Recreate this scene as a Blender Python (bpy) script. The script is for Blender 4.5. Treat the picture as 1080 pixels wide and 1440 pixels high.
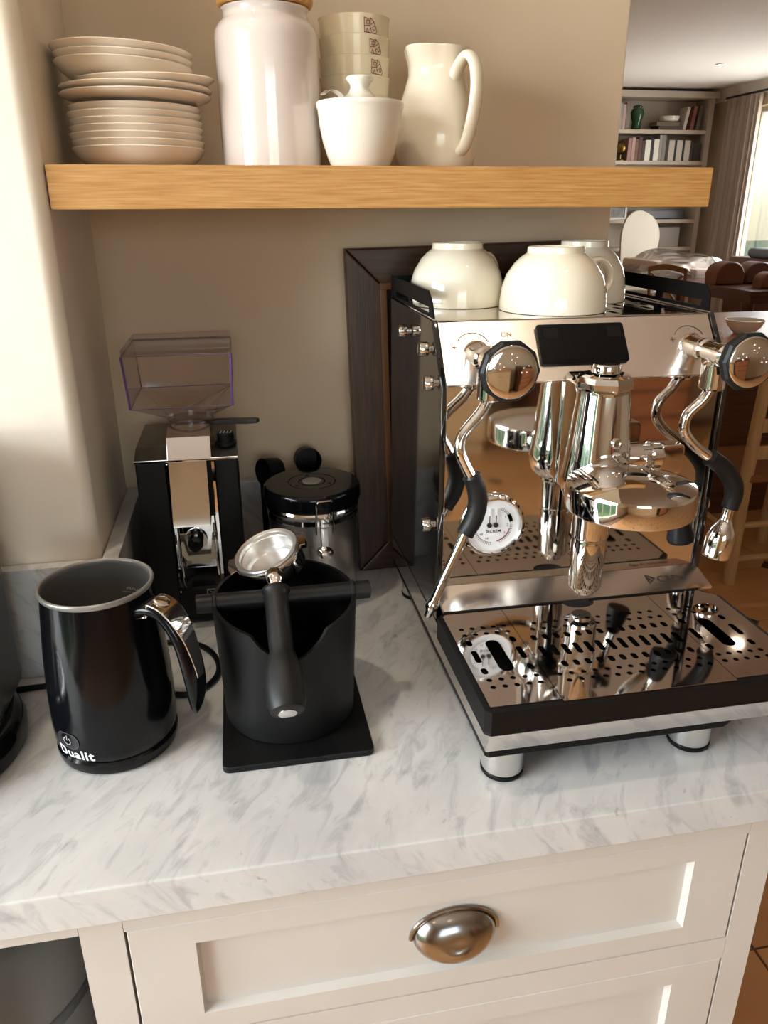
import bpy, bmesh, math, random
from mathutils import Vector, Matrix
from mathutils.geometry import delaunay_2d_cdt
for o in list(bpy.data.objects): bpy.data.objects.remove(o)
SC = bpy.context.scene
COL = SC.collection
PI = math.pi
random.seed(7)
# World frame: X along the kitchen wall, Y away from the viewer, Z up, marble worktop at Z = 0, floor at -0.9
FLOOR = -0.9
CEIL = 2.0

# ------------------------------------------------------------------ camera
F = 1081.0
pitch, yaw, roll = (math.radians(a) for a in (21.547, 10.566, -0.268))
fw = Vector((math.sin(yaw)*math.cos(pitch), math.cos(yaw)*math.cos(pitch), -math.sin(pitch)))
rt = Vector((math.cos(yaw), -math.sin(yaw), 0)); up = rt.cross(fw)
rt2 = math.cos(roll)*rt + math.sin(roll)*up
up2 = -math.sin(roll)*rt + math.cos(roll)*up
cam = bpy.data.cameras.new('camera'); cam_o = bpy.data.objects.new('camera', cam); COL.objects.link(cam_o)
cam.sensor_fit = 'VERTICAL'; cam.sensor_height = 36.0; cam.lens = F/1440*36
cam.clip_start = 0.02; cam.clip_end = 200
cam_o.matrix_world = Matrix(((rt2.x, up2.x, -fw.x, 0), (rt2.y, up2.y, -fw.y, 0), (rt2.z, up2.z, -fw.z, 0.575), (0, 0, 0, 1)))
SC.camera = cam_o
# ------------------------------------------------------------------ world and light
SC.view_settings.view_transform = 'Standard'; SC.view_settings.look = 'None'
SC.view_settings.gamma = 1.0; SC.view_settings.use_curve_mapping = False
SC.view_settings.exposure = 0.20
w = bpy.data.worlds.new('sky'); SC.world = w; w.use_nodes = True
nt = w.node_tree; nt.nodes.clear()
sky = nt.nodes.new('ShaderNodeTexSky'); sky.sky_type = 'NISHITA'; sky.sun_disc = False
sky.sun_elevation = math.radians(38); sky.sun_rotation = math.radians(120)
bg = nt.nodes.new('ShaderNodeBackground'); bg.inputs[1].default_value = 0.6
wo = nt.nodes.new('ShaderNodeOutputWorld')
nt.links.new(sky.outputs[0], bg.inputs[0]); nt.links.new(bg.outputs[0], wo.inputs[0])
def area(name, loc, direction, sx, sy, power, col):
    l = bpy.data.lights.new(name, 'AREA'); l.shape = 'RECTANGLE'; l.size = sx; l.size_y = sy
    l.energy = power; l.color = col
    o = bpy.data.objects.new(name, l); COL.objects.link(o); o.location = loc
    o.rotation_euler = Vector(direction).to_track_quat('-Z', 'Z').to_euler()
    return o
# daylight entering through the windows the house has (kitchen side window, garden window behind, dining-room window)
area('daylight_side_window', (-2.55, -0.40, 1.00), (1, 0, -0.55), 2.2, 1.9, 270, (0.95, 0.98, 1.0))
area('daylight_garden_window', (0.1, -3.42, 0.75), (0, 1, 0), 1.7, 1.2, 14, (0.95, 0.98, 1.0))
area('daylight_dining_window', (6.86, 8.4, 0.72), (-1, 0, 0), 2.7, 2.0, 200, (1.0, 0.98, 0.96))

# ------------------------------------------------------------------ helpers
def S(r, g, b):
    return tuple(((c/255)/12.92 if c/255 <= 0.04045 else ((c/255+0.055)/1.055)**2.4) for c in (r, g, b)) + (1.0,)
MATS = {}
def mat(name, col, rough=0.5, metal=0.0, spec=0.5, coat=0.0, bump=None, var=None, coat_rough=0.05):
    """procedural principled material; var=(second colour, noise scale, stretch xyz); bump=(scale, strength, stretch)"""
    if name in MATS: return MATS[name]
    m = bpy.data.materials.new(name); m.use_nodes = True; t = m.node_tree; b = t.nodes['Principled BSDF']
    b.inputs['Base Color'].default_value = col; b.inputs['Roughness'].default_value = rough
    b.inputs['Metallic'].default_value = metal; b.inputs['Specular IOR Level'].default_value = spec
    b.inputs['Coat Weight'].default_value = coat; b.inputs['Coat Roughness'].default_value = coat_rough
    tc = t.nodes.new('ShaderNodeTexCoord')
    def noise(scale, stretch, detail=5):
        mp = t.nodes.new('ShaderNodeMapping'); mp.inputs['Scale'].default_value = stretch
        n = t.nodes.new('ShaderNodeTexNoise'); n.inputs['Scale'].default_value = scale; n.inputs['Detail'].default_value = detail
        t.links.new(tc.outputs['Object'], mp.inputs[0]); t.links.new(mp.outputs[0], n.inputs['Vector']); return n
    if var:
        n = noise(var[1], var[2]); r = t.nodes.new('ShaderNodeValToRGB')
        r.color_ramp.elements[0].position = 0.35; r.color_ramp.elements[1].position = 0.68
        r.color_ramp.elements[0].color = col; r.color_ramp.elements[1].color = var[0]
        t.links.new(n.outputs[0], r.inputs[0]); t.links.new(r.outputs[0], b.inputs['Base Color'])
    if bump:
        n = noise(bump[0], bump[2]); bp = t.nodes.new('ShaderNodeBump'); bp.inputs['Strength'].default_value = bump[1]
        bp.inputs['Distance'].default_value = 0.002
        t.links.new(n.outputs[0], bp.inputs['Height']); t.links.new(bp.outputs[0], b.inputs['Normal'])
    MATS[name] = m; return m
ONE = (1, 1, 1)
CHROME = mat('chrome', (0.80, 0.79, 0.78, 1), 0.04, 1.0)
MIRROR = mat('polished_steel', (0.70, 0.67, 0.64, 1), 0.05, 1.0)
PANEL = mat('satin_steel_panel', (0.84, 0.79, 0.74, 1), 0.24, 1.0, bump=(60, 0.04, (1, 40, 40)))
BRUSHED = mat('brushed_steel', (0.74, 0.73, 0.71, 1), 0.28, 1.0, bump=(90, 0.10, (60, 60, 1)))
STEELIN = mat('basket_steel', (0.82, 0.81, 0.79, 1), 0.30, 0.9)
NICKEL = mat('aged_nickel', (0.36, 0.345, 0.325, 1), 0.18, 1.0)
BLACK = mat('black_satin_plastic', S(12, 12, 13), 0.48, spec=0.2)
MATTE = mat('black_matte_plastic', S(11, 11, 12), 0.5, spec=0.28, bump=(400, 0.06, ONE))
RUBBER = mat('black_rubber', S(18, 19, 20), 0.48, spec=0.35)
GLOSS = mat('black_gloss_plastic', S(9, 10, 13), 0.13, spec=0.30)
SIDE = mat('black_gloss_steel', S(16, 15, 15), 0.07, coat=1.0)
SCREEN = mat('black_screen', S(9, 9, 9), 0.25, spec=0.15)
DARK = mat('dark_void', S(6, 6, 6), 0.7)
WHITECER = mat('white_ceramic', S(232, 226, 214), 0.09, coat=0.4)
CREAMCER = mat('cream_ceramic', S(236, 226, 206), 0.10, coat=0.4)
BOWLCER = mat('ivory_ceramic', S(230, 217, 188), 0.14, coat=0.3)
PLATECER = mat('ivory_plate_ceramic', S(238, 225, 207), 0.14, coat=0.3)
MUGCER = mat('mug_ceramic', S(236, 228, 208), 0.07, coat=0.6)
JARCER = mat('jar_stoneware', S(222, 212, 206), 0.08, coat=0.6)
PRINT = mat('red_print', S(120, 50, 45), 0.4)
GREYPR = mat('grey_print', S(104, 92, 82), 0.5)
SILVERPR = mat('silver_print', S(225, 226, 228), 0.35)
WOODLID = mat('wood_lid', S(196, 140, 70), 0.4, var=(S(222, 172, 104), 14, (1, 6, 6)))
OAK = mat('oak', S(172, 122, 64), 0.42, var=(S(198, 152, 92), 16, (1.0, 14, 26)), bump=(34, 0.16, (1.2, 14, 26)))
FRAMEWOOD = mat('dark_stained_pine', S(46, 29, 17), 0.42, var=(S(72, 46, 27), 8, (22, 22, 1.4)), bump=(20, 0.15, (20, 20, 1.5)))
FRAMEWOODH = mat('dark_stained_pine_rail', S(46, 29, 17), 0.42, var=(S(72, 46, 27), 8, (1.4, 22, 22)), bump=(20, 0.15, (1.5, 20, 20)))
FRAMELIP = mat('frame_inner_lip', S(92, 58, 30), 0.35)
PLASTER = mat('plaster', S(240, 231, 216), 0.7, var=(S(234, 224, 208), 5, ONE), bump=(55, 0.22, ONE))
WALLP = mat('wall_paint', S(214, 194, 167), 0.75, var=(S(208, 187, 159), 3, ONE), bump=(90, 0.05, ONE))
CEILP = mat('ceiling_paint', S(226, 218, 212), 0.8)
CABINET = mat('cabinet_paint', S(205, 201, 194), 0.42, var=(S(200, 195, 187), 6, ONE), bump=(120, 0.03, ONE))
TILE = mat('terracotta_tile', S(192, 140, 90), 0.34, var=(S(208, 158, 106), 4, ONE))
INSET = mat('dark_tile_inset', S(70, 52, 40), 0.35)
GROUT = mat('floor_grout', S(120, 90, 66), 0.8)
WALNUT = mat('walnut', S(66, 34, 20), 0.3, var=(S(92, 50, 30), 6, (1, 10, 10)))
CHERRY = mat('cherry_wood', S(168, 104, 66), 0.32, var=(S(190, 124, 82), 5, (1, 10, 10)))
PALEWOOD = mat('pale_wood', S(176, 140, 92), 0.5, var=(S(190, 156, 108), 7, (10, 10, 1)))
CHAIRWOOD = mat('chair_wood', S(126, 80, 42), 0.45)
BKPAINT = mat('bookcase_paint', S(182, 168, 152), 0.6)
CURTAIN = mat('linen_curtain', S(176, 160, 146), 0.85, bump=(200, 0.1, ONE))
LAWN = mat('lawn', S(74, 104, 46), 0.9, var=(S(96, 122, 62), 2, ONE))
WHITEPL = mat('white_plastic', S(226, 220, 208), 0.3)
GREYPL = mat('grey_plastic', S(84, 82, 79), 0.4)
DKGREYPL = mat('dark_grey_plastic', S(42, 42, 43), 0.35)
GRAPH = mat('graphite_metal', S(92, 88, 80), 0.22, metal=0.7)
COATING = mat('grey_nonstick', S(112, 112, 110), 0.38, metal=0.3)
DIAL = mat('dial_white', S(238, 238, 240), 0.4)
GREEN = mat('dial_green', S(40, 120, 70), 0.5)
RED = mat('dial_red', S(180, 40, 60), 0.5)
INK = mat('dial_ink', S(25, 25, 28), 0.5)
BROWNBOX = mat('brown_box', S(110, 66, 42), 0.6)

def marble():
    m = bpy.data.materials.new('carrara_marble'); m.use_nodes = True; t = m.node_tree; b = t.nodes['Principled BSDF']
    b.inputs['Roughness'].default_value = 0.22; b.inputs['Specular IOR Level'].default_value = 0.45
    tc = t.nodes.new('ShaderNodeTexCoord')
    def nz(scale, stretch, rot, detail, dist, ramp):
        mp = t.nodes.new('ShaderNodeMapping'); mp.inputs['Rotation'].default_value = (0.5, 0.4, rot)
        mp2 = t.nodes.new('ShaderNodeMapping'); mp2.inputs['Scale'].default_value = stretch
        n = t.nodes.new('ShaderNodeTexNoise'); n.inputs['Scale'].default_value = scale
        n.inputs['Detail'].default_value = detail; n.inputs['Distortion'].default_value = dist; n.inputs['Roughness'].default_value = 0.6
        r = t.nodes.new('ShaderNodeValToRGB')
        for e, (p, v) in zip(r.color_ramp.elements, ramp): e.position = p; e.color = (v, v, v, 1)
        t.links.new(tc.outputs['Object'], mp.inputs[0]); t.links.new(mp.outputs[0], mp2.inputs[0])
        t.links.new(mp2.outputs[0], n.inputs['Vector']); t.links.new(n.outputs[0], r.inputs[0]); return r
    cloud = nz(4.5, (1, 2.6, 1), math.radians(-48), 6, 0.6, ((0.36, 0.0), (0.72, 1.0)))
    vein = nz(17, (1, 3.4, 1), math.radians(-52), 10, 0.8, ((0.50, 0.0), (0.76, 1.0)))
    speck = nz(30, (1, 2.0, 1), math.radians(-50), 6, 0.3, ((0.66, 0.0), (0.80, 1.0)))
    base = t.nodes.new('ShaderNodeMix'); base.data_type = 'RGBA'
    base.inputs['A'].default_value = S(210, 210, 208); base.inputs['B'].default_value = S(188, 189, 190)
    t.links.new(cloud.outputs[0], base.inputs['Factor'])
    m2 = t.nodes.new('ShaderNodeMix'); m2.data_type = 'RGBA'; m2.inputs['B'].default_value = S(160, 162, 166)
    t.links.new(vein.outputs[0], m2.inputs['Factor']); t.links.new(base.outputs['Result'], m2.inputs['A'])
    m3 = t.nodes.new('ShaderNodeMix'); m3.data_type = 'RGBA'; m3.inputs['B'].default_value = S(120, 122, 126)
    t.links.new(speck.outputs[0], m3.inputs['Factor']); t.links.new(m2.outputs['Result'], m3.inputs['A'])
    t.links.new(m3.outputs['Result'], b.inputs['Base Color'])
    return m
MARBLE = marble()
def clear(name, tint, gloss=0.10, rough=0.03):
    m = bpy.data.materials.new(name); m.use_nodes = True; t = m.node_tree; t.nodes.clear()
    o = t.nodes.new('ShaderNodeOutputMaterial'); mx = t.nodes.new('ShaderNodeMixShader')
    tr = t.nodes.new('ShaderNodeBsdfTransparent'); tr.inputs[0].default_value = tint
    gl = t.nodes.new('ShaderNodeBsdfGlossy'); gl.inputs['Roughness'].default_value = rough
    fr = t.nodes.new('ShaderNodeLayerWeight'); fr.inputs[0].default_value = 0.25
    mt = t.nodes.new('ShaderNodeMath'); mt.operation = 'MULTIPLY_ADD'; mt.inputs[1].default_value = 0.6; mt.inputs[2].default_value = gloss*0.5
    t.links.new(fr.outputs['Fresnel'], mt.inputs[0]); t.links.new(mt.outputs[0], mx.inputs[0])
    t.links.new(tr.outputs[0], mx.inputs[1]); t.links.new(gl.outputs[0], mx.inputs[2]); t.links.new(mx.outputs[0], o.inputs[0])
    return m
GLASS = clear('window_glass', (0.97, 0.98, 0.97, 1), 0.04, 0.0)
HOPPER = clear('smoky_clear_plastic', (0.93, 0.90, 0.915, 1), 0.06, 0.06)
HOPPERLINE = mat('plastic_seam', S(112, 92, 112), 0.2)
HOPPEREDGE = mat('violet_plastic_edge', S(98, 74, 128), 0.2)
FILM = clear('plastic_sheet', (0.80, 0.77, 0.75, 1), 0.35, 0.16)
def emit(name, col, s):
    m = bpy.data.materials.new(name); m.use_nodes = True; b = m.node_tree.nodes['Principled BSDF']
    b.inputs['Emission Color'].default_value = col; b.inputs['Emission Strength'].default_value = s; return m

# ---- mesh primitives (all into a bmesh)
def V(*a): return Vector(a)
def box(bm, x0, x1, y0, y1, z0, z1, bev=0.0, seg=2):
    vs = [bm.verts.new((x, y, z)) for z in (z0, z1) for y in (y0, y1) for x in (x0, x1)]
    fs = [bm.faces.new([vs[i] for i in q]) for q in ((0, 2, 3, 1), (4, 5, 7, 6), (0, 1, 5, 4), (2, 6, 7, 3), (0, 4, 6, 2), (1, 3, 7, 5))]
    if bev > 0:
        es = list({e for f in fs for e in f.edges})
        bmesh.ops.bevel(bm, geom=es, offset=bev, segments=seg, profile=0.5, affect='EDGES')
def lathe(bm, prof, M=None, seg=48):
    M = M or Matrix()
    rings = []
    for r, z in prof:
        if r < 1e-6: rings.append([bm.verts.new(M @ V(0, 0, z))])
        else: rings.append([bm.verts.new(M @ V(r*math.cos(2*PI*i/seg), r*math.sin(2*PI*i/seg), z)) for i in range(seg)])
    for a, b in zip(rings, rings[1:]):
        for i in range(seg):
            j = (i+1) % seg
            if len(a) == 1 and len(b) == 1: continue
            if len(a) == 1: bm.faces.new((a[0], b[j], b[i]))
            elif len(b) == 1: bm.faces.new((a[i], a[j], b[0]))
            else: bm.faces.new((a[i], a[j], b[j], b[i]))
def spline(pts, n=8):
    pts = [Vector(p) for p in pts]; out = []
    P = [2*pts[0]-pts[1]] + pts + [2*pts[-1]-pts[-2]]
    for i in range(1, len(P)-2):
        a, b, c, d = P[i-1:i+3]
        for k in range(n):
            t = k/n
            out.append(0.5*((2*b)+(c-a)*t+(2*a-5*b+4*c-d)*t*t+(3*b-a-3*c+d)*t**3))
    out.append(pts[-1]); return out
def tube(bm, pts, r, seg=14, caps=True):
    pts = [Vector(p) for p in pts]; n = len(pts)
    R = r if isinstance(r, (list, tuple)) else [r]*n
    t0 = (pts[1]-pts[0]).normalized(); ref = V(0, 0, 1) if abs(t0.z) < 0.9 else V(1, 0, 0)
    u = t0.cross(ref).normalized(); rings = []
    for i, p in enumerate(pts):
        t = (pts[min(i+1, n-1)]-pts[max(i-1, 0)]).normalized()
        u = (u - t*u.dot(t)).normalized(); v = t.cross(u)
        rings.append([bm.verts.new(p + R[i]*(math.cos(2*PI*k/seg)*u + math.sin(2*PI*k/seg)*v)) for k in range(seg)])
    for a, b in zip(rings, rings[1:]):
        for k in range(seg): bm.faces.new((a[k], a[(k+1) % seg], b[(k+1) % seg], b[k]))
    if caps: bm.faces.new(rings[0][::-1]); bm.faces.new(rings[-1])
def sweep(bm, pts, sect, side, scales=None, caps=True):
    """sweep a 2D section (a along side, b along the in-plane normal) along pts"""
    pts = [Vector(p) for p in pts]; n = len(pts); side = Vector(side).normalized(); rings = []
    for i, p in enumerate(pts):
        t = (pts[min(i+1, n-1)]-pts[max(i-1, 0)]).normalized(); nn = side.cross(t).normalized()
        sa, sb = scales[i] if scales else (1, 1)
        rings.append([bm.verts.new(p + a*sa*side + b*sb*nn) for a, b in sect])
    k = len(sect)
    for a, b in zip(rings, rings[1:]):
        for j in range(k): bm.faces.new((a[j], a[(j+1) % k], b[(j+1) % k], b[j]))
    if caps: bm.faces.new(rings[0][::-1]); bm.faces.new(rings[-1])
def rrect(w, h, r, n=4):
    out = []
    for cx, cy, a0 in ((w/2-r, h/2-r, 0), (-w/2+r, h/2-r, 90), (-w/2+r, -h/2+r, 180), (w/2-r, -h/2+r, 270)):
        for k in range(n+1):
            a = math.radians(a0+90*k/n); out.append((cx+r*math.cos(a), cy+r*math.sin(a)))
    return out
def prism(bm, poly, fn, d0, d1, bev=0.0):
    a = [bm.verts.new(fn(u, v, d0)) for u, v in poly]; b = [bm.verts.new(fn(u, v, d1)) for u, v in poly]
    n = len(poly); fs = [bm.faces.new(a[::-1]), bm.faces.new(b)]
    for i in range(n): fs.append(bm.faces.new((a[i], a[(i+1) % n], b[(i+1) % n], b[i])))
    if bev > 0:
        es = list(set(fs[0].edges) | set(fs[1].edges))
        bmesh.ops.bevel(bm, geom=es, offset=bev, segments=2, profile=0.5, affect='EDGES')
def holed(bm, outer, holes, fn, d0, d1):
    """flat plate with real holes: top at d1, bottom at d0"""
    loops = [outer]+holes; flat = [p for l in loops for p in l]; edges = []; k = 0; owner = []
    for q, l in enumerate(loops):
        n = len(l); edges += [(k+i, k+(i+1) % n) for i in range(n)]; k += n; owner += [q]*n
    cd = delaunay_2d_cdt([Vector((p[0]*100, p[1]*100)) for p in flat], edges, [], 1, 1e-6)
    src = [m[0] for m in cd[3]]
    tris = [[src[i] for i in f] for f in cd[2]]
    tris = [f for f in tris if len(set(owner[i] for i in f)) > 1 or owner[f[0]] == 0]
    T = [bm.verts.new(fn(u, v, d1)) for u, v in flat]; B = [bm.verts.new(fn(u, v, d0)) for u, v in flat]
    for t in tris:
        bm.faces.new([T[i] for i in t]); bm.faces.new([B[i] for i in reversed(t)])
    k = 0
    for l in loops:
        n = len(l)
        for i in range(n):
            a, b = k+i, k+(i+1) % n
            try: bm.faces.new((B[a], B[b], T[b], T[a]))
            except ValueError: pass
        k += n
def slot(cx, cy, w, l, n=6):
    """rounded slot, width w, total length l along v"""
    r = w/2; h = max(l/2-r, 0); out = []
    for c, a0 in ((h, 0), (-h, 180)):
        for k in range(n+1):
            a = math.radians(a0+180*k/n)
            p = (cx+r*math.cos(a), cy+c+r*math.sin(a))
            if not out or (abs(out[-1][0]-p[0])+abs(out[-1][1]-p[1])) > 1e-6: out.append(p)
    if abs(out[0][0]-out[-1][0])+abs(out[0][1]-out[-1][1]) < 1e-6: out.pop()
    return out
def circ(cx, cy, r, n=10): return [(cx+r*math.cos(2*PI*k/n), cy+r*math.sin(2*PI*k/n)) for k in range(n)]
def axis_m(loc, d, upv=(0, 0, 1)):
    """matrix whose Z axis points along d"""
    q = Vector(d).normalized().to_track_quat('Z', 'Y'); return Matrix.Translation(Vector(loc)) @ q.to_matrix().to_4x4()
TEXT_CACHE = {}
def text_geo(s, bold=0.0):
    key = (s, bold)
    if key in TEXT_CACHE: return TEXT_CACHE[key]
    cu = bpy.data.curves.new('t', 'FONT'); cu.body = s; cu.size = 1.0; cu.align_x = 'CENTER'; cu.align_y = 'BOTTOM_BASELINE'
    cu.offset = bold; cu.resolution_u = 4; cu.space_character = 1.0+bold*4.5
    o = bpy.data.objects.new('t', cu); COL.objects.link(o)
    dg = bpy.context.evaluated_depsgraph_get(); dg.update()
    me = bpy.data.meshes.new_from_object(o.evaluated_get(dg))
    g = ([v.co.copy() for v in me.vertices], [list(p.vertices) for p in me.polygons])
    bpy.data.objects.remove(o); bpy.data.curves.remove(cu); bpy.data.meshes.remove(me)
    TEXT_CACHE[key] = g; return g
def text(bm, s, size, fn, bold=0.0):
    vs, fs = text_geo(s, bold); nv = [bm.verts.new(fn(v.x*size, v.y*size)) for v in vs]
    for f in fs:
        try: bm.faces.new([nv[i] for i in f])
        except ValueError: pass
def stroke(bm, pts, wd, fn, closed=False):
    """flat printed line of width wd through 2D points"""
    n = len(pts); segs = n if closed else n-1
    for i in range(segs):
        a = Vector(pts[i]); b = Vector(pts[(i+1) % n]); d = (b-a)
        if d.length < 1e-9: continue
        d.normalize(); q = Vector((-d.y, d.x))*wd/2; e = d*wd*0.3
        bm.faces.new([bm.verts.new(fn(*p)) for p in (a-q-e, b-q+e, b+q+e, a+q-e)])
# ---- objects
ORIG = {}
def finish(name, bm, m, origin=V(0, 0, 0), smooth=35):
    bmesh.ops.recalc_face_normals(bm, faces=bm.faces)
    me = bpy.data.meshes.new(name); bm.to_mesh(me); bm.free()
    me.transform(Matrix.Translation(-Vector(origin)))
    me.materials.append(m)
    if smooth:
        for p in me.polygons: p.use_smooth = True
        me.set_sharp_from_angle(angle=math.radians(smooth))
    o = bpy.data.objects.new(name, me); COL.objects.link(o)
    if smooth:
        wn = o.modifiers.new('weighted_normals', 'WEIGHTED_NORMAL'); wn.keep_sharp = True; wn.weight = 90
    return o
def thing(name, label, cat, loc, group=None):
    o = bpy.data.objects.new(name, None); COL.objects.link(o); o.location = loc; o.empty_display_size = 0.02
    o['label'] = label; o['category'] = cat
    if group: o['group'] = group
    ORIG[o.name] = Vector(loc); return o
def part(name, bm, m, parent, smooth=35, label=None, kind=None):
    org = ORIG[parent.name]; o = finish(name, bm, m, org, smooth); o.parent = parent; ORIG[o.name] = org
    if label: o['label'] = label
    if kind: o['kind'] = kind
    return o
def single(name, bm, m, label, cat, loc, group=None, smooth=35):
    o = finish(name, bm, m, loc, smooth); o.location = loc; o['label'] = label; o['category'] = cat
    if group: o['group'] = group
    ORIG[o.name] = Vector(loc); return o
def struct(name, bm, m, smooth=35):
    o = finish(name, bm, m, V(0, 0, 0), smooth); o['kind'] = 'structure'; ORIG[o.name] = V(0, 0, 0); return o
def B(): return bmesh.new()
def mk(fn, *a, **k):
    bm = B(); fn(bm, *a, **k); return bm

# ================================================================== STRUCTURE
floor = struct('floor', mk(box, -2.15, 6.8, -3.5, 10.8, FLOOR-0.03, FLOOR-0.006), GROUT)
TP = 0.42; CUT = 0.055; GX, GY = 0.99, 1.02
def tile_mesh(parity):
    g = 0.003; a = g; b = TP-g
    P = [(a+CUT, a), (b, a), (b, b-CUT), (b-CUT, b), (a, b), (a, a+CUT)] if parity == 1 else \
        [(a, a), (b-CUT, a), (b, a+CUT), (b, b), (a+CUT, b), (a, b-CUT)]
    bm = B(); prism(bm, P, lambda u, v, w: V(u, v, w), -0.006, 0.0, 0.0015); return bm
def child_copy(src, parent, loc):
    o = src.copy(); COL.objects.link(o); o.parent = parent; o.location = loc; return o
protos = {}
ntile = 0
for i in range(-8, 8):
    for j in range(-10, 7):
        if ntile >= 290: break
        p = (i+j) % 2
        loc = (GX+i*TP, GY+j*TP, FLOOR)
        if loc[1] < -3.4 or loc[0] < -1.9: continue
        if p not in protos:
            o = part('floor_tile', tile_mesh(p), TILE, floor); o.location = loc; protos[p] = o
        else: child_copy(protos[p], floor, loc)
        ntile += 1
        if p == 1:
            if 'd' not in protos:
                d = CUT-0.006; bm = B(); prism(bm, [(d, 0), (0, d), (-d, 0), (0, -d)], lambda u, v, w: V(u, v, w), -0.006, -0.0005)
                o = part('inset_tile', bm, INSET, floor); o.location = loc; protos['d'] = o
            else: child_copy(protos['d'], floor, loc)
struct('floor_dining', mk(box, 0.8, 6.55, 3.96, 10.66, FLOOR-0.005, FLOOR-0.0005), TILE)
struct('floor_hall', mk(box, 4.355, 6.55, -3.4, 3.955, FLOOR-0.005, FLOOR-0.0005), TILE)
struct('ceiling', mk(box, -2.15, 6.8, -3.6, 10.9, CEIL, CEIL+0.1), CEILP)
struct('wall_back', mk(box, -0.30, 0.602, 1.23, 1.47, FLOOR, CEIL, 0.004), WALLP)
def corner_poly():
    r = 0.018; cx, cy = -0.195-r, 0.955+r
    arc = [(cx+r*math.sin(math.radians(a)), cy-r*math.cos(math.radians(a))) for a in range(0, 91, 10)]
    return [(-1.9, 0.955)]+arc+[(-0.195, 1.235), (-0.195, 1.47), (-1.9, 1.47)]
bm = B(); prism(bm, corner_poly(), lambda u, v, w: V(u, v, w), FLOOR, CEIL); struct('wall_left', bm, PLASTER, 60)
def wall_with_window(name, ax, p0, p1, a0, a1, wa0, wa1, wz0, wz1):
    bm = B()
    def bx(a, b, z0, z1):
        if ax == 'X': box(bm, p0, p1, a, b, z0, z1)
        else: box(bm, a, b, p0, p1, z0, z1)
    bx(a0, wa0, FLOOR, CEIL); bx(wa1, a1, FLOOR, CEIL); bx(wa0, wa1, FLOOR, wz0); bx(wa0, wa1, wz1, CEIL)
    return struct(name, bm, WALLP)
def window(name, ax, p, a0, a1, z0, z1, nx, nz, t=0.05):
    bm = B()
    def bx(b, a, c, zz0, zz1, d0, d1):
        if ax == 'X': box(b, p+d0, p+d1, a, c, zz0, zz1)
        else: box(b, a, c, p+d0, p+d1, zz0, zz1)
    bx(bm, a0, a0+t, z0, z1, -.03, .03); bx(bm, a1-t, a1, z0, z1, -.03, .03)
    bx(bm, a0+t, a1-t, z0, z0+t, -.03, .03); bx(bm, a0+t, a1-t, z1-t, z1, -.03, .03)
    o = struct(name, bm, WHITEPL)
    for i in range(1, nx):
        a = a0+(a1-a0)*i/nx; b = B(); bx(b, a-.025, a+.025, z0+t, z1-t, -.025, .025); part('mullion', b, WHITEPL, o)
    for k in range(1, nz):
        z = z0+(z1-z0)*k/nz; b = B(); bx(b, a0+t, a1-t, z-.018, z+.018, -.022, .022); part('glazing_bar', b, WHITEPL, o)
    for i in range(nx):
        b = B(); bx(b, a0+(a1-a0)*i/nx+.02, a0+(a1-a0)*(i+1)/nx-.02, z0+.02, z1-.02, -.003, .003); part('pane', b, GLASS, o)
    return o
wall_with_window('wall_side', 'X', -2.15, -1.9, -3.6, 1.47, -1.45, 0.64, -0.80, 1.46)
window('window_1', 'X', -1.98, -1.45, 0.64, -0.80, 1.46, 3, 3)
wall_with_window('wall_front', 'Y', -3.7, -3.4, -2.15, 6.8, -0.8, 1.0, 0.12, 1.4)
window('window_2', 'Y', -3.38, -0.8, 1.0, 0.12, 1.4, 2, 2)
wall_with_window('wall_right', 'X', 6.55, 6.8, -3.6, 10.9, 6.9, 9.86, -0.35, 1.74)
window('window_3', 'X', 6.74, 6.9, 9.86, -0.35, 1.74, 4, 1)
struct('wall_far', mk(box, -0.2, 6.8, 10.66, 10.9, FLOOR, CEIL), WALLP)
struct('wall_dining_side', mk(box, -0.4, -0.2, 1.47, 10.9, FLOOR, CEIL), WALLP)
bm = B(); prism(bm, [(6.55, CEIL), (6.55, CEIL-.13), (6.52, CEIL-.12), (6.45, CEIL-.02), (6.44, CEIL)], lambda u, v, w: V(u, w, v), 1.6, 10.66); struct('trim_1', bm, CEILP)
struct('ground', mk(box, -30, 30, -40, 40, FLOOR-0.35, FLOOR-0.25), LAWN)

# ================================================================== WORKTOP, CABINET, SHELF
bm = B(); prism(bm, [(-1.7, 0.563), (0.60, 0.563), (0.60, 1.228), (-0.193, 1.228), (-0.193, 0.953), (-1.7, 0.953)], lambda u, v, w: V(u, v, w), -0.0445, 0.0, 0.003)
single('marble_worktop', bm, MARBLE, 'grey veined white marble worktop under the coffee things', 'worktop', (0.0, 0.9, -0.0445))
struct('trim_2', mk(box, -1.7, -0.172, 0.935, 0.953, 0.0, 0.157, 0.002), MARBLE)
struct('trim_3', mk(box, -0.193, -0.172, 0.9535, 1.228, 0.0, 0.157, 0.002), MARBLE)
struct('trim_4', mk(box, -0.1715, 0.60, 1.211, 1.228, 0.0, 0.160, 0.002), MARBLE)
single('oak_shelf', mk(box, -0.193, 0.606, 0.966, 1.229, 0.575, 0.6215, 0.0018), OAK, 'thick oak floating shelf carrying the white crockery', 'shelf', (0.2, 1.1, 0.575))

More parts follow.
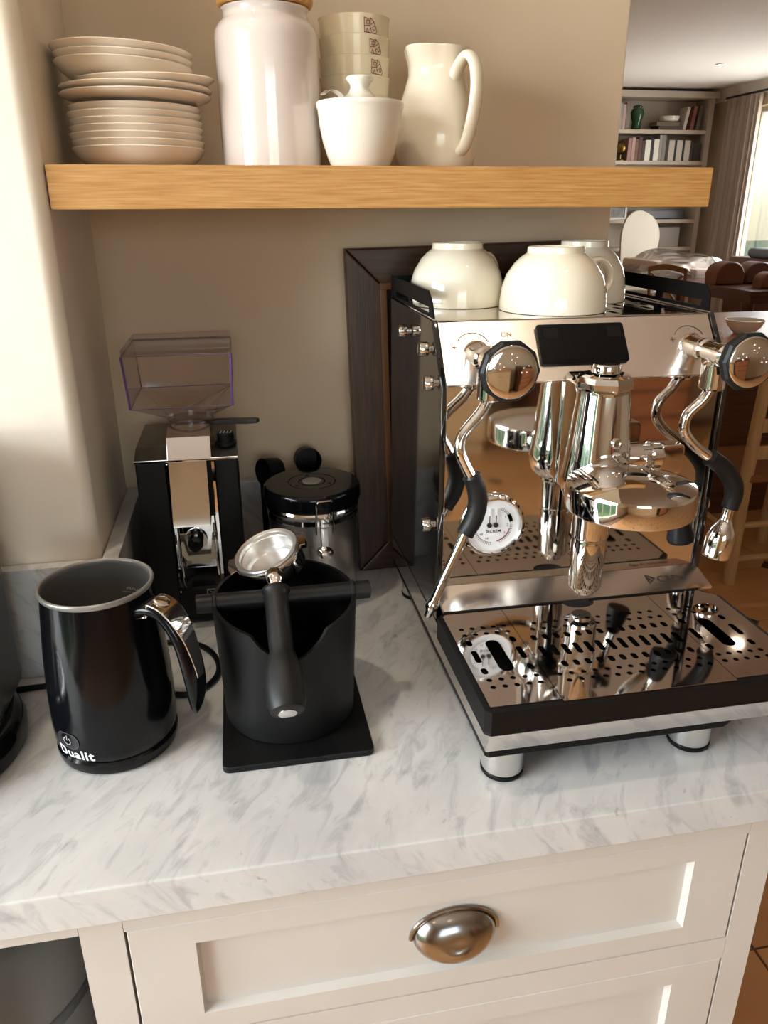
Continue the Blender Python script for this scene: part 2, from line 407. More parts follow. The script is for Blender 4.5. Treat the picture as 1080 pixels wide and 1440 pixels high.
t = thing('drawer_cabinet', 'cream painted shaker drawer cabinet under the marble worktop', 'cabinet', (0.18, 0.9, FLOOR))
YF = 0.585
bm = B()
box(bm, -0.192, -0.1515, YF, YF+.022, FLOOR+.1, -.0455); part('stile', bm, CABINET, t)
part('stile', mk(box, 0.5265, 0.562, YF, YF+.022, FLOOR+.1, -.0455), CABINET, t)
for z0, z1 in ((-.0805, -.0455), (-.2765, -.2425), (-.62, -.585), (FLOOR+.1, FLOOR+.16)):
    part('rail', mk(box, -0.1510, 0.5260, YF, YF+.022, z0, z1), CABINET, t)
part('side_panel', mk(box, -0.192, -0.174, YF+.0225, 1.2, FLOOR, -.0455), CABINET, t)
part('side_panel', mk(box, 0.544, 0.562, YF+.0225, 1.2, FLOOR, -.0455), CABINET, t)
part('plinth', mk(box, -0.174, 0.544, YF+.06, YF+.08, FLOOR, FLOOR+.099), CABINET, t)
def shaker(x0, x1, z0, z1, px0, px1, pz0, pz1, y0, th=.022, rec=.009):
    """frame-and-panel front facing -Y: outer face at y0, panel recessed by rec with a small chamfer"""
    bm = B(); c = .003
    def ring(a0, a1, b0, b1, y): return [bm.verts.new((x, y, z)) for x, z in ((a0, b0), (a1, b0), (a1, b1), (a0, b1))]
    e = .0012
    L = [ring(x0, x1, z0, z1, y0+th), ring(x0, x1, z0, z1, y0+e), ring(x0+e, x1-e, z0+e, z1-e, y0), ring(px0, px1, pz0, pz1, y0), ring(px0+c, px1-c, pz0+c, pz1-c, y0+rec)]
    for a, b in zip(L, L[1:]):
        for i in range(4): bm.faces.new((a[i], a[(i+1) % 4], b[(i+1) % 4], b[i]))
    bm.faces.new(L[-1]); bm.faces.new(L[0][::-1]); return bm
d1 = part('drawer', shaker(-0.1488, 0.5242, -.2415, -.0815, -0.0853, 0.4635, -.2125, -.1105, YF), CABINET, t, 20)
d2 = part('drawer', shaker(-0.1488, 0.5242, -.584, -.2775, -0.0853, 0.4635, -.55, -.3075, YF), CABINET, t, 20)
def cup_pull(x, z, y, parent):
    bm = B(); a, d, h = .0470, .0255, .0325; nu, nv = 40, 10; G = []
    for i in range(nv):
        ph = PI/2*i/nv
        G.append([bm.verts.new((x+a*math.cos(2*PI*k/nu)*math.cos(ph), y-.0005-d*math.sin(ph)*(1-.12*math.sin(2*PI*k/nu)), z+h*math.sin(2*PI*k/nu)*math.cos(ph)-.004*math.sin(ph))) for k in range(nu)])
    for r0, r1 in zip(G, G[1:]):
        for k in range(nu): bm.faces.new((r0[k], r0[(k+1) % nu], r1[(k+1) % nu], r1[k]))
    top = bm.verts.new((x, y-.0005-d, z-.004))
    for k in range(nu): bm.faces.new((G[-1][k], G[-1][(k+1) % nu], top))
    hd = part('cup_handle', bm, NICKEL, parent, 70, 'aged nickel cup pull')
    b2 = B(); pts = [V(x+.0490*math.cos(math.radians(q)), y-.002, z+.0345*math.sin(math.radians(q))) for q in range(-4, 185, 6)]
    tube(b2, pts, .0026, 8); part('rim', b2, NICKEL, hd)
cup_pull(0.187, -0.164, YF+.009, d1)
cup_pull(0.187, -0.43, YF+.009, d2)
t = thing('open_cabinet', 'open cream cabinet bay beside the drawers holding a grey bin', 'cabinet', (-0.55, 0.8, FLOOR))
part('top_rail', mk(box, -0.90, -0.1925, YF, YF+.022, -.0765, -.0455), CABINET, t)
part('side_panel', mk(box, -0.92, -0.9005, YF, 0.953, FLOOR, -.0455), CABINET, t)
part('back_panel', mk(box, -0.90, -0.1925, 0.935, 0.953, FLOOR, -.0455), CABINET, t)
# bin standing in the open bay
t = thing('waste_bin', 'round grey plastic bin with a black domed lid in the open bay', 'bin', (-0.37, 0.765, FLOOR))
M = Matrix.Translation(V(-0.37, 0.765, FLOOR))
part('body', mk(lathe, [(0, 0), (.115, 0), (.122, .01), (.138, .50), (.1395, .60), (.1385, .64), (.133, .675), (.118, .703), (.096, .716), (.092, .712), (.13, .60), (.13, .02), (0, .02)], M), GREYPL, t)
part('rim_band', mk(lathe, [(.1400, .585), (.1415, .588), (.1415, .600), (.1400, .603), (.1390, .600), (.1390, .588), (.1400, .585)], M), DKGREYPL, t)
part('lid', mk(lathe, [(.0915, .7155), (.0900, .722), (.065, .733), (.03, .738), (0, .739), ], M), DKGREYPL, t)

# ================================================================== ESPRESSO MACHINE
t = thing('espresso_machine', 'polished steel espresso machine with black sides and a slotted drip tray', 'espresso machine', (0.40, 0.87, 0.0))
EM = t
for fx, fy in ((0.252, 0.650), (0.479, 0.655), (0.252, 1.07), (0.479, 1.07)):
    M = Matrix.Translation(V(fx, fy, 0))
    f = part('foot', mk(lathe, [(0, .0055), (.0222, .0055), (.0228, .007), (.0228, .0355), (0, .0355)], M, 40), BRUSHED, t)
    part('rubber_pad', mk(lathe, [(0, 0), (.0225, 0), (.0238, .002), (.0238, .0052), (0, .0052)], M, 40), BLACK, f)
bm = B(); prism(bm, [(.228, .626), (.500, .626), (.512, .632), (.512, 1.12), (.224, 1.12), (.224, .630)], lambda u, v, w: V(u, v, w), .0358, .0466, .002); part('chassis', bm, BLACK, t)
bm = B(); prism(bm, [(.6235, .0468), (1.118, .0468), (1.118, .0835), (.6110, .0835)], lambda u, v, w: V(w, u, v), .2225, .580, .0012); part('base_body', bm, MIRROR, t)
# drip tray
X0, X1, Y0, Y1 = .2135, .5825, .6005, .8005
TRO = [(X0+.006, Y0), (X1-.006, Y0), (X1, Y0+.006), (X1, Y1-.02), (X1-.018, Y1), (X0+.006, Y1), (X0, Y1-.006), (X0, Y0+.006)]
bm = B(); prism(bm, TRO, lambda u, v, w: V(u, v, w), .0838, .0870, .001)
dt = part('drip_tray', bm, BLACK, t)
bm = B(); holed(bm, TRO, [[(X0+.009, Y0+.009), (X1-.012, Y0+.009), (X1-.012, Y1-.024), (X1-.022, Y1-.010), (X0+.009, Y1-.010)]], lambda u, v, w: V(u, v, w), .0871, .1125); part('tray_wall', bm, BLACK, dt, 30)
ZP0, ZP1 = .1127, .1150
def tray_fn(u, v, w): return V(u, v, w)
def side_plate(x0, cut=False):
    xs = [x0+.0130*k for k in range(5)]; h = []
    for x in xs: h += [circ(x, .7575, .0031), circ(x, .639, .0031)]
    for x in xs: h += [circ(x, .744, .0031), circ(x, .652, .0031)]
    for x in (xs[0], xs[-1]): h += [slot(x, .7265, .0070, .0115), slot(x, .698, .0070, .025), slot(x, .669, .0070, .0115)]
    h.append(slot(xs[2], .697, .0165, .064, 8)); return h
lp = side_plate(.2330); rp = side_plate(.4968)
bm = B(); holed(bm, [(.2195, .607), (.2945, .607), (.2945, .795), (.2235, .795), (.2195, .791)], lp, tray_fn, ZP0, ZP1); part('grate_plate', bm, MIRROR, t, 20)
bm = B(); holed(bm, [(.4885, .607), (.5755, .607), (.5755, .779), (.560, .795), (.4885, .795)], rp, tray_fn, ZP0, ZP1); part('grate_plate', bm, MIRROR, t, 20)
h = []
for k in range(13):
    x = .3097+.01355*k
    h += [circ(x-.001, .7565, .0031), slot(x, .7245, .0067, .0115), slot(x, .695, .0067, .0225), slot(x, .667, .0067, .0115), circ(x, .649, .0031)]
    if k < 12 or True: h += [circ(x+.0058 if k < 12 else x+.0050, .743, .0031), circ(x+.0060 if k < 12 else x+.0050, .6365, .0031)]
nt_ = [(.4150, .795)]+[(.395+.020*math.cos(math.radians(a)), .795-.0135*math.sin(math.radians(a))) for a in range(15, 180, 15)]+[(.375, .795)]
bm = B(); holed(bm, [(.2952, .6035), (.4878, .6035), (.4878, .795)]+nt_+[(.2952, .795)], h, tray_fn, ZP0, ZP1); part('grate_plate', bm, MIRROR, t, 20)
bm = B(); lathe(bm, [(0, .1126), (.0185, .1126), (.0185, .1132), (0, .1132)], Matrix.Translation(V(.395, .792, 0)), 24); part('finger_notch', bm, DARK, t)
# body
bm = B(); prism(bm, [(.852, .0838), (1.132, .0838), (1.132, .446), (.8965, .446), (.852, .385)], lambda u, v, w: V(w, u, v), .2315, .5785); part('rear_body', bm, DARK, t)
part('mirror_panel', mk(box, .2315, .5785, .845, .8515, .122, .3845, .001), MIRROR, t)
def yz(x0, x1):
    return lambda u, v, w: V(w, u, v)
bm = B(); prism(bm, [(.8445, .1285), (.8010, .1160), (.8010, .1128), (.8445, .1205)], yz(0, 0), .2225, .5835, .0008); part('lip_panel', bm, mat('satin_lip_steel', (0.78, 0.73, 0.69, 1), 0.20, 1.0), t)
LIP = Vector((0, -.0435, -.0125)).normalized(); LN = Vector((0, -.0125, .0435)).normalized()
def lipf(u, v): return V(u, .8445, .1285) + LIP*v + LN*.0006
bm = B()
text(bm, 'CREM', .0145, lambda u, v: lipf(.5365+u*1.05, .028-v), .006)
stroke(bm, [(.5035, .014), (.5135, .0215), (.5035, .029)], .0018, lipf); stroke(bm, [(.5035, .016), (.5035, .027)], .0018, lipf); stroke(bm, [(.5035, .020), (.508, .0235)], .0018, lipf)
part('maker_lettering', bm, mat('etched_grey', S(74, 64, 56), 0.6), t, 0)
UD = Vector((0, .048, .066)).normalized(); UN = Vector((0, -.066, .048)).normalized(); UO = V(0, .8445, .3855); UL = .0816
def upf(u, v, w=0.0): return UO + V(u, 0, 0) + UD*v + UN*w
bm = B(); prism(bm, [(.2310, 0), (.5790, 0), (.5790, UL), (.2310, UL)], upf, -.0035, 0, .0008); part('control_panel', bm, PANEL, t)
disp = B(); prism(disp, [(a+.4045, b+.0455) for a, b in rrect(.111, .0515, .004)], upf, .0002, .0050, .0012); dsp = part('display', disp, SCREEN, t)
for a, b in ((.3560, .3745), (.4370, .4550)):
    bm = B(); prism(bm, [(a, .052), (b, .052), (b, .066), (a, .066)], upf, .0051, .0054); part('button', bm, BLACK, dsp)
bm = B(); prism(bm, [(.380, .0235), (.430, .0235), (.430, .0675), (.380, .0675)], upf, .0051, .0053); part('screen_glass', bm, SCREEN, dsp)
for cx in (.270, .5465):
    bm = B()
    stroke(bm, [(cx+.021*math.cos(math.radians(a)), .0445+.021*math.sin(math.radians(a))) for a in range(25, 160, 9)], .0012, lambda u, v: upf(u, v, .0004))
    stroke(bm, [(cx-.026, .0475), (cx-.020, .0475)], .001, lambda u, v: upf(u, v, .0004)); stroke(bm, [(cx-.023, .0445), (cx-.023, .0505)], .001, lambda u, v: upf(u, v, .0004))
    stroke(bm, [(cx+.020, .0475), (cx+.027, .0475)], .001, lambda u, v: upf(u, v, .0004))
    part('dial_engraving', bm, GREYPR, t, 0)
bm = B(); text(bm, 'ON', .0085, lambda u, v: upf(.3125+u, .0590+v, .0004)); part('power_legend', bm, GREYPR, t, 0)
bm = B(); lathe(bm, [(0, 0), (.004, 0), (.004, .006), (0, .0065)], axis_m(upf(.318, .040, 0), UN), 16); part('power_button', bm, CHROME, t)
# top deck: plain plate on the left, slotted on the right
hs = []
for r in range(6):
    for c in range(6):
        hs.append(slot(.448+.0195*c+(.006 if r % 2 else 0), .925+.036*r, .0085, .026, 4))
bm = B(); holed(bm, [(.2320, .8975), (.5775, .8975), (.5775, 1.130), (.2320, 1.130)], hs, tray_fn, .4495, .4520); part('cup_deck', bm, MIRROR, t, 20)
part('deck_trim', mk(box, .2305, .5795, .8915, .8970, .4470, .4519, .0006), MIRROR, t)
# black side panels with chrome screws
SP = [(.8395, .0840), (1.134, .0840), (1.134, .4530), (.8910, .4530), (.8395, .3835)]
for x0, x1 in ((.2235, .2303), (.5797, .5865)):
    bm = B(); prism(bm, SP, yz(0, 0), x0, x1, .001); part('side_panel', bm, SIDE, t)
for y, z in ((1.014, .424), (.8925, .420), (.8650, .385), (.8650, .207)):
    for xx, d in ((.2234, -1), (.5866, 1)):
        M = axis_m((xx, y, z), (d, 0, 0))
        sc = part('screw', mk(lathe, [(0, 0), (.0045, 0), (.0045, .003), (.0082, .0035), (.0088, .005), (.0088, .0125), (.0078, .014), (0, .0142)], M, 24), CHROME, t)
        bm = B(); box(bm, -.0008, .0008, -.0075, .0075, .01425, .0146); bm.transform(M); part('screw_slot', bm, DARK, sc)
# cup rails
def rail_holes(a, b, n, z0, z1):
    L = (b-a)/n; return [[(a+L*k+.008, z0), (a+L*(k+1)-.008, z0), (a+L*(k+1)-.008, z1), (a+L*k+.008, z1)] for k in range(n)]
for x, s in ((.2275, -1), (.5805, 1)):
    bm = B(); holed(bm, [(.893, .4545), (1.133, .4545), (1.133, .4850), (.912, .4850), (.898, .4740)], rail_holes(.905, 1.13, 2, .4585, .4660), lambda u, v, w: V(w-s*-1*(v-.4545)*.10*1, u, v), x-.0012, x+.0012); part('cup_rail', bm, BLACK, t, 20)
bm = B(); holed(bm, [(.2240, .4545), (.5840, .4545), (.5840, .4850), (.2240, .4850)], rail_holes(.235, .573, 3, .4585, .4660), lambda u, v, w: V(u, w, v), 1.1335, 1.136); part('cup_rail', bm, BLACK, t, 20)
# pressure gauge
GM = axis_m((.2945, .8448, .2085), (0, -1, 0))
ga = part('gauge', mk(lathe, [(.0395, 0), (.0405, .002), (.0405, .006), (.0375, .0095), (.0355, .0095), (.0345, .0075), (.0330, .0050), (.0330, .003), (0, .003), (0, 0), (.0395, 0)], GM, 64), CHROME, t)
def gf(d):
    return lambda u, v: V(.2945+u, .8448-d, .2085+v)
bm = B(); lathe(bm, [(0, .0036), (.0285, .0036), (.0332, .0050), (.0332, .0032), (0, .0032)], GM, 48); part('dial', bm, DIAL, ga)
bm = B(); g = gf(.0040)
for a0, a1 in ((115, 268), (-68, 65)):
    stroke(bm, [(.0225*math.cos(math.radians(a)), .0225*math.sin(math.radians(a))) for a in range(a0, a1, 6)], .0004, g)
    for a in range(a0, a1, 6):
        c, s_ = math.cos(math.radians(a)), math.sin(math.radians(a)); L = .0255 if a % 12 else .0268
        stroke(bm, [(.0225*c, .0225*s_), (L*c, L*s_)], .0005, g)
for a, s_ in ((150, '2'), (185, '6'), (215, '10'), (245, '14'), (35, '1'), (0, '2'), (-35, '3')):
    c, q = math.cos(math.radians(a)), math.sin(math.radians(a)); text(bm, s_, .0045, lambda u, v: g(.0185*c+u, .0185*q-.0015+v))
text(bm, 'CREM', .0055, lambda u, v: g(.003+u, -.0095+v), .01)
stroke(bm, [(-.0085, -.0055), (-.0055, -.0075), (-.0085, -.0095)], .0009, g); stroke(bm, [(-.0085, -.006), (-.0085, -.009)], .0009, g)
part('dial_markings', bm, INK, ga, 0)
bm = B(); stroke(bm, [(.0235*math.cos(math.radians(a)), .0235*math.sin(math.radians(a))) for a in range(12, 34, 3)], .0045, gf(.0041)); part('green_zone', bm, GREEN, ga, 0)
bm = B(); stroke(bm, [(.0220*math.cos(math.radians(a)), .0220*math.sin(math.radians(a))) for a in range(-75, -14, 4)], .0013, gf(.0041)); part('red_zone', bm, RED, ga, 0)
for x in (-.0052, .0032):
    bm = B(); lathe(bm, [(0, .0042), (.0031, .0042), (.0031, .0062), (0, .0066)], axis_m((.2945+x, .8448, .2085+.001), (0, -1, 0)), 20)
    box(bm, .2945+x-.0005, .2945+x+.0005, .8448-.0058, .8448-.0052, .2095, .2265); nd = part('needle', bm, INK, ga)
    part('needle_tip', mk(box, .2945+x-.0011, .2945+x+.0011, .8448-.0060, .8448-.0050, .2225, .2315), DIAL, nd)
# group head
M = Matrix.Translation(V(.40, .793, 0))
part('discharge_sleeve', mk(lathe, [(0, .131), (.012, .131), (.0125, .136), (.0185, .139), (.0200, .143), (.0200, .168), (.0212, .170), (.0212, .200), (.0205, .202), (.0205, .206), (.0222, .208), (.0222, .243), (.0245, .246), (.0245, .262), (0, .262)], M, 48), CHROME, t)
part('valve_column', mk(lathe, [(0, .250), (.027, .250), (.036, .258), (.0400, .270), (.0402, .284), (.0385, .296), (.0370, .306), (.0335, .340), (.0292, .382), (.0296, .386), (0, .386)], M, 56), CHROME, t)
bm = B(); lathe(bm, [(0, .3862), (.0300, .3862), (.0325, .3890), (.0325, .3950), (.0300, .4010), (.0245, .4030), (0, .4030)], M, 8); cn = part('column_nut', bm, CHROME, t, 20)
part('cap_bolt', mk(lathe, [(0, .4032), (.0140, .4032), (.0165, .4050), (.0165, .4120), (.0150, .4145), (0, .4150)], M, 36), CHROME, cn)
bm = B(); lathe(bm, [(0, 0), (.0062, 0), (.0062, .003), (.0050, .0036), (.0038, .0036), (.0034, .002), (0, .002)], axis_m((.4040, .7595, .331), (.12, -1, .10)), 24); part('jet_plug', bm, CHROME, t)
bm = B(); prism(bm, [(.8445, .396), (.812, .392), (.800, .375), (.795, .28), (.812, .262), (.8445, .255)], yz(0, 0), .3740, .4260, .006); part('group_mount', bm, CHROME, t, 50)
G2 = Matrix.Translation(V(.40, .709, 0))
part('group_bell', mk(lathe, [(0, .280), (.052, .280), (.054, .2745), (.0665, .2745), (.0680, .2770), (.0680, .2985), (.0662, .3025), (.058, .3055), (.046, .3085), (.030, .3125), (0, .3140)], G2, 72), CHROME, t, 40)
bm = B(); sweep(bm, spline([(.40, .800, .286), (.40, .765, .288), (.40, .735, .292), (.40, .700, .296)], 6), [(.036*math.cos(2*PI*k/24), .022*math.sin(2*PI*k/24)) for k in range(24)], (1, 0, 0), [(1, 1.1)]*7+[(1.05+.02*k, 1-.04*k) for k in range(12)]); part('group_neck', bm, CHROME, t, 60)
bm = B(); lathe(bm, [(0, 0), (.0175, 0), (.0175, .022), (.0150, .024), (.0150, .034), (.0170, .036), (.0170, .046), (.0140, .050), (0, .050)], axis_m((.4280, .793, .303), (1, 0, 0)), 32); part('lever_shaft', bm, CHROME, t)
bm = B(); prism(bm, [(a+.4900, b+.300) for a, b in rrect(.030, .036, .006)], lambda u, v, w: V(u, w, v), .783, .803, .002); lv = part('brew_lever', bm, CHROME, t)
bm = B(); tube(bm, spline([(.4920, .791, .290), (.4990, .787, .262), (.5085, .784, .232)], 6), .0062, 12); part('lever_arm', bm, CHROME, lv)
bm = B(); lathe(bm, [(0, 0), (.0085, 0), (.0105, .004), (.0165, .036), (.0155, .040), (0, .041)], axis_m((.5080, .784, .234), (.20, -.05, -1)), 28); part('lever_knob', bm, BLACK, lv)
bm = B(); sweep(bm, spline([(.452, .775, .306), (.444, .755, .313), (.4330, .735, .314), (.4200, .716, .314)], 6), rrect(.016, .006, .0028, 3), (0.35, .7, .2)); part('cam_bridge', bm, CHROME, t, 50)
# steam and hot-water valves
def valve(x, path, tip):
    bm = B()
    lathe(bm, [(0, 0), (.0150, 0), (.0155, .004), (.0130, .008), (.0125, .030), (.0142, .033), (.0142, .040), (.0118, .043), (.0118, .066), (.0136, .069), (.0136, .080), (.0095, .084), (.0095, .1120), (0, .112)], axis_m((x, .8705, .417), (0, -1, 0)), 32)
    part('valve_body', bm, CHROME, t)
    bm = B(); lathe(bm, [(0, .3745), (.0125, .3745), (.0150, .3770), (.0150, .4040), (.0130, .4060), (.0085, .4085), (.0085, .4170), (0, .417)], Matrix.Translation(V(x, .811, 0)), 32); part('wand_socket', bm, CHROME, t)
    M = axis_m((x+.001, .7660, .4175), (0, -1, .03))
    bm = B()
    lathe(bm, [(0, 0), (.0230, 0), (.0300, .003), (.0325, .008), (.0325, .0150), (.0300, .0180), (.0265, .0185), (0, .0185)], M, 10); kn = part('valve_knob', bm, RUBBER, t, 25)
    bm = B(); lathe(bm, [(.0272, .0180), (.0276, .0195), (.0262, .0206), (.0200, .0214), (.0100, .0218), (0, .0219), ], M, 48); part('knob_face', bm, CHROME, kn)
    bm = B()
    for a, r, k in [(q*72+20*(i % 2), .0105+.0028*i, i) for q in range(3) for i in range(4)]:
        c = M @ V(r*math.cos(math.radians(a)), r*math.sin(math.radians(a)), .0212)
        bmesh.ops.create_uvsphere(bm, u_segments=8, v_segments=6, radius=.0013, matrix=Matrix.Translation(c))
    part('embossed_beans', bm, CHROME, kn)
    pipe, g0, g1 = path
    part('steam_wand', mk(tube, spline(pipe, 10), .0064, 16), CHROME, t)
    gp = spline(g0, 8); n = len(gp)
    rr = [.0108 if (i < 2 or i > n-3) else .0102+.0012*math.sin(PI*i/(n-1)) for i in range(n)]
    part('wand_grip', mk(tube, gp, rr, 18), RUBBER, t)
    a, b = Vector(g1[0]), Vector(g1[1]); L = (b-a).length; M = axis_m(a, b-a)
    if tip == 'jet': part('wand_tip', mk(lathe, [(0, 0), (.0060, 0), (.0060, L-.024), (.0078, L-.020), (.0082, L-.014), (.0060, L-.010), (.0048, L-.002), (.0030, L), (0, L)], M, 28), CHROME, t)
    else: part('wand_tip', mk(lathe, [(0, 0), (.0068, 0), (.0068, .016), (.0090, .022), (.0150, .032), (.0178, .044), (.0178, L-.004), (.0165, L), (.0140, L), (.0130, L-.006), (0, L-.006)], M, 36), CHROME, t)
YW = .800
valve(.272, ([(.272, .811, .378), (.262, .808, .362), (.240, .803, .338), (.236, YW, .322), (.243, YW, .304), (.252, YW, .287)],
             [(.251, YW, .290), (.2575, YW, .274), (.2600, YW, .256), (.2555, YW, .236), (.2460, YW, .219)],
             [(.2470, YW, .2205), (.2010, YW, .1120)]), 'jet')
YW = .812
valve(.545, ([(.545, .811, .378), (.536, .811, .362), (.520, .812, .345), (.5185, YW, .326), (.5330, YW, .308), (.5600, YW, .288)],
             [(.5580, YW, .2895), (.5800, YW, .2740), (.5960, YW, .2540), (.6000, YW, .2360), (.5970, YW, .2200)],
             [(.5975, YW, .2220), (.5880, YW, .1540)]), 'bell')

# ------------------------------------------------------------------ mugs upside down on the machine
def mug(x, y, r, h, ang, label):
    z0 = .4525; t = thing('cup', label, 'cup', (x, y, z0), 'upturned cups on the coffee machine')
    M = Matrix.Translation(V(x, y, z0)); R_ = r/.066
    pr = [(.0655, 0), (.0662, .001), (.0660, .010), (.0640, .028), (.0590, .044), (.0500, .058), (.0420, .066), (.0375, .069), (.0350, .071), (.0345, .078), (.0325, .079), (.0305, .077), (.0300, .073), (0, .072)]
    inner = [(0, .068), (.036, .0655), (.047, .056), (.056, .043), (.0615, .027), (.0633, .010), (.0635, .001), (.0655, 0)]
    s = h/.079
    part('bowl', mk(lathe, [(a*R_, b*s) for a, b in pr], M, 72), MUGCER, t, 40)
    part('interior', mk(lathe, [(a*R_, b*s) for a, b in inner], M, 48), MUGCER, t, 60)
    d = V(math.cos(ang), math.sin(ang), 0); c = V(x, y, z0); Z = V(0, 0, 1)
    pts = [c+d*r*.74+Z*.056*s, c+d*r*1.04+Z*.0600*s, c+d*r*1.27+Z*.047*s, c+d*r*1.31+Z*.032*s, c+d*r*1.18+Z*.019*s, c+d*r*.94+Z*.016*s]
    bm = B(); sweep(bm, spline(pts, 8), [(.0075*math.cos(2*PI*k/14), .0045*math.sin(2*PI*k/14)) for k in range(14)], d.cross(Z)); part('handle', bm, MUGCER, t, 60)
mug(.3000, 1.058, .0650, .0800, math.radians(35), 'upturned cream cup on the steel deck next to the dark pine frame')
mug(.4030, .9665, .0680, .0775, math.radians(14), 'upturned cream cup at the deck edge above the display, loop handle sideways')
mug(.4860, 1.0660, .0615, .0800, math.radians(150), 'upturned cream cup over the slotted deck')

# ================================================================== FRAMED MIRROR BEHIND THE MACHINE
t = thing('picture_frame', 'dark stained pine frame leaning on the wall behind the machine', 'picture frame', (0.38, 1.19, 0.0))
FA = math.radians(1.6)
def ff(u, v, w):
    u, v = .176+(u-.176)*math.cos(FR)-v*math.sin(FR), (u-.176)*math.sin(FR)+v*math.cos(FR)
    return V(u, 1.168+w, 0.0) + V(0, math.sin(FA)*v, math.cos(FA)*v)
X0, X1, H, W = .1760, .570, .520, .062; FR = math.radians(1.3)
def stick(pts, m): bm = B(); prism(bm, pts, ff, 0, .026, .004); part('moulding', bm, m, t)
stick([(X0, .0005), (X0+W, W), (X0+W, H-W), (X0, H)], FRAMEWOOD); stick([(X1, .0005), (X1, H), (X1-W, H-W), (X1-W, W)], FRAMEWOOD)
stick([(X0+.0003, H), (X0+W, H-W+.0003), (X1-W, H-W+.0003), (X1-.0003, H)], FRAMEWOODH); stick([(X0, 0), (X1, 0), (X1-W, W-.0003), (X0+W, W-.0003)], FRAMEWOODH)
for a, b, c, d in ((X0+W-.012, X0+W-.002, W-.01, H-W+.01), (X1-W+.002, X1-W+.012, W-.01, H-W+.01)):
    bm = B(); prism(bm, [(a, c), (b, c), (b, d), (a, d)], ff, -.003, .0015, .001); part('bead', bm, FRAMELIP, t)
for c, d in ((W-.012, W-.002), (H-W+.002, H-W+.012)):
    bm = B(); prism(bm, [(X0+W-.012, c), (X1-W+.012, c), (X1-W+.012, d), (X0+W-.012, d)], ff, -.0035, .0014, .001); part('bead', bm, FRAMELIP, t)
bm = B(); prism(bm, [(X0+W-.004, W-.004), (X1-W+.004, W-.004), (X1-W+.004, H-W+.004), (X0+W-.004, H-W+.004)], ff, .012, .018); part('backing', bm, mat('dark_backing', S(34, 26, 20), 0.35), t)

# ================================================================== MILK FROTHER
FX, FY = -.1690, .7850
t = thing('milk_frother', 'glossy black milk frother jug with grey rim and chrome topped handle', 'milk frother', (FX, FY, 0))
M = Matrix.Translation(V(FX, FY, 0))
part('base', mk(lathe, [(0, 0), (.0620, 0), (.0650, .002), (.0668, .008), (.0668, .0135), (.0640, .0160), (0, .0160)], M, 72), GLOSS, t)
OUT = [(.0625, .0165), (.0655, .0180), (.0672, .0280), (.0680, .0450), (.0676, .0750), (.0662, .1050), (.0640, .1350), (.0612, .1650), (.0588, .1880), (.0578, .1985)]
part('body', mk(lathe, [(0, .0165)]+OUT+[(.0565, .1990), (0, .1200)][:1], M, 96), GLOSS, t, 60)
part('rim', mk(lathe, [(.0572, .1975), (.0590, .1990), (.0602, .2025), (.0598, .2045), (.0585, .2052), (.0568, .2045), (.0560, .2025), (.0562, .1985), (.0572, .1975)], M, 96), mat('grey_satin_rim', S(150, 148, 144), 0.32, metal=0.5), t, 60)
inn = part('inner_wall', mk(lathe, [(.0562, .2020), (.0565, .1900), (.0590, .1600), (.0605, .1000), (.0605, .0500), (.0570, .0420), (0, .0400)], M, 72), COATING, t, 60)
def cyl(r, z0, ang0, d=0.0):
    return lambda u, v: V(FX+(r+d)*math.sin(ang0+u/r), FY-(r+d)*math.cos(ang0+u/r), z0+v)
bm = B(); a0 = math.radians(150); ri = .0583
f = lambda u, v: V(FX+ri*math.sin(a0-u/ri), FY-ri*math.cos(a0-u/ri), .165+v)
text(bm, 'MAX', .0085, f, .004); stroke(bm, [(-.014+.002*k, -.003) for k in range(20)], .0008, f); part('fill_mark', bm, mat('pale_print', S(200, 200, 198), 0.5), inn, 0)
rb = .0675
def on(ang, z0, lift):
    def f(u, v):
        z = z0+v; k = next(i for i in range(len(OUT)-1) if OUT[i+1][1] >= z); (r1, z1), (r2, z2) = OUT[k], OUT[k+1]
        r = r1+(r2-r1)*(z-z1)/(z2-z1)+lift; a = ang+u/rb; return V(FX+r*math.sin(a), FY-r*math.cos(a), z)
    return f
A0 = math.radians(-35)
bm = B(); text(bm, 'Dualit', .0172, on(A0+.03, .0215, .0007), .026); part('brand_lettering', bm, SILVERPR, t, 0)
bm = B(); g = on(A0-.06, .0435, .0006)
pts = rrect(.0300, .0185, .0090, 6); bm.faces.new([bm.verts.new(g(*p)) for p in pts]); pb = part('power_button', bm, mat('soft_black', S(34, 34, 38), 0.35), t, 0)
bm = B(); g = on(A0-.06, .0435, .0011)
stroke(bm, [(.0047*math.cos(math.radians(a)), .0047*math.sin(math.radians(a))) for a in range(125, 416, 15)], .0010, g); stroke(bm, [(0, .0010), (0, .0065)], .0010, g); part('power_symbol', bm, mat('grey_symbol', S(165, 165, 168), 0.4), pb, 0)
bm = B(); g = on(A0-.06, .0435, .0009); stroke(bm, pts, .0005, g, True); part('button_outline', bm, mat('grey_outline', S(90, 92, 96), 0.4), pb, 0)
hdx, hdy = .867, -.498
HP = spline([(FX+hdx*r, FY+hdy*r, z) for r, z in ((.054, .1830), (.072, .1870), (.088, .1800), (.1020, .1580), (.1095, .1290), (.1130, .0960), (.1100, .0620))], 7)
side = (.498, .867, 0); n = len(HP)
sc = [((1.0-.12*math.sin(PI*i/(n-1)))*math.sqrt(max(.02, 1-max(0, (i-n+16)/15)**2)), math.sqrt(max(.04, 1-max(0, (i-n+11)/10)**2))) for i in range(n)]
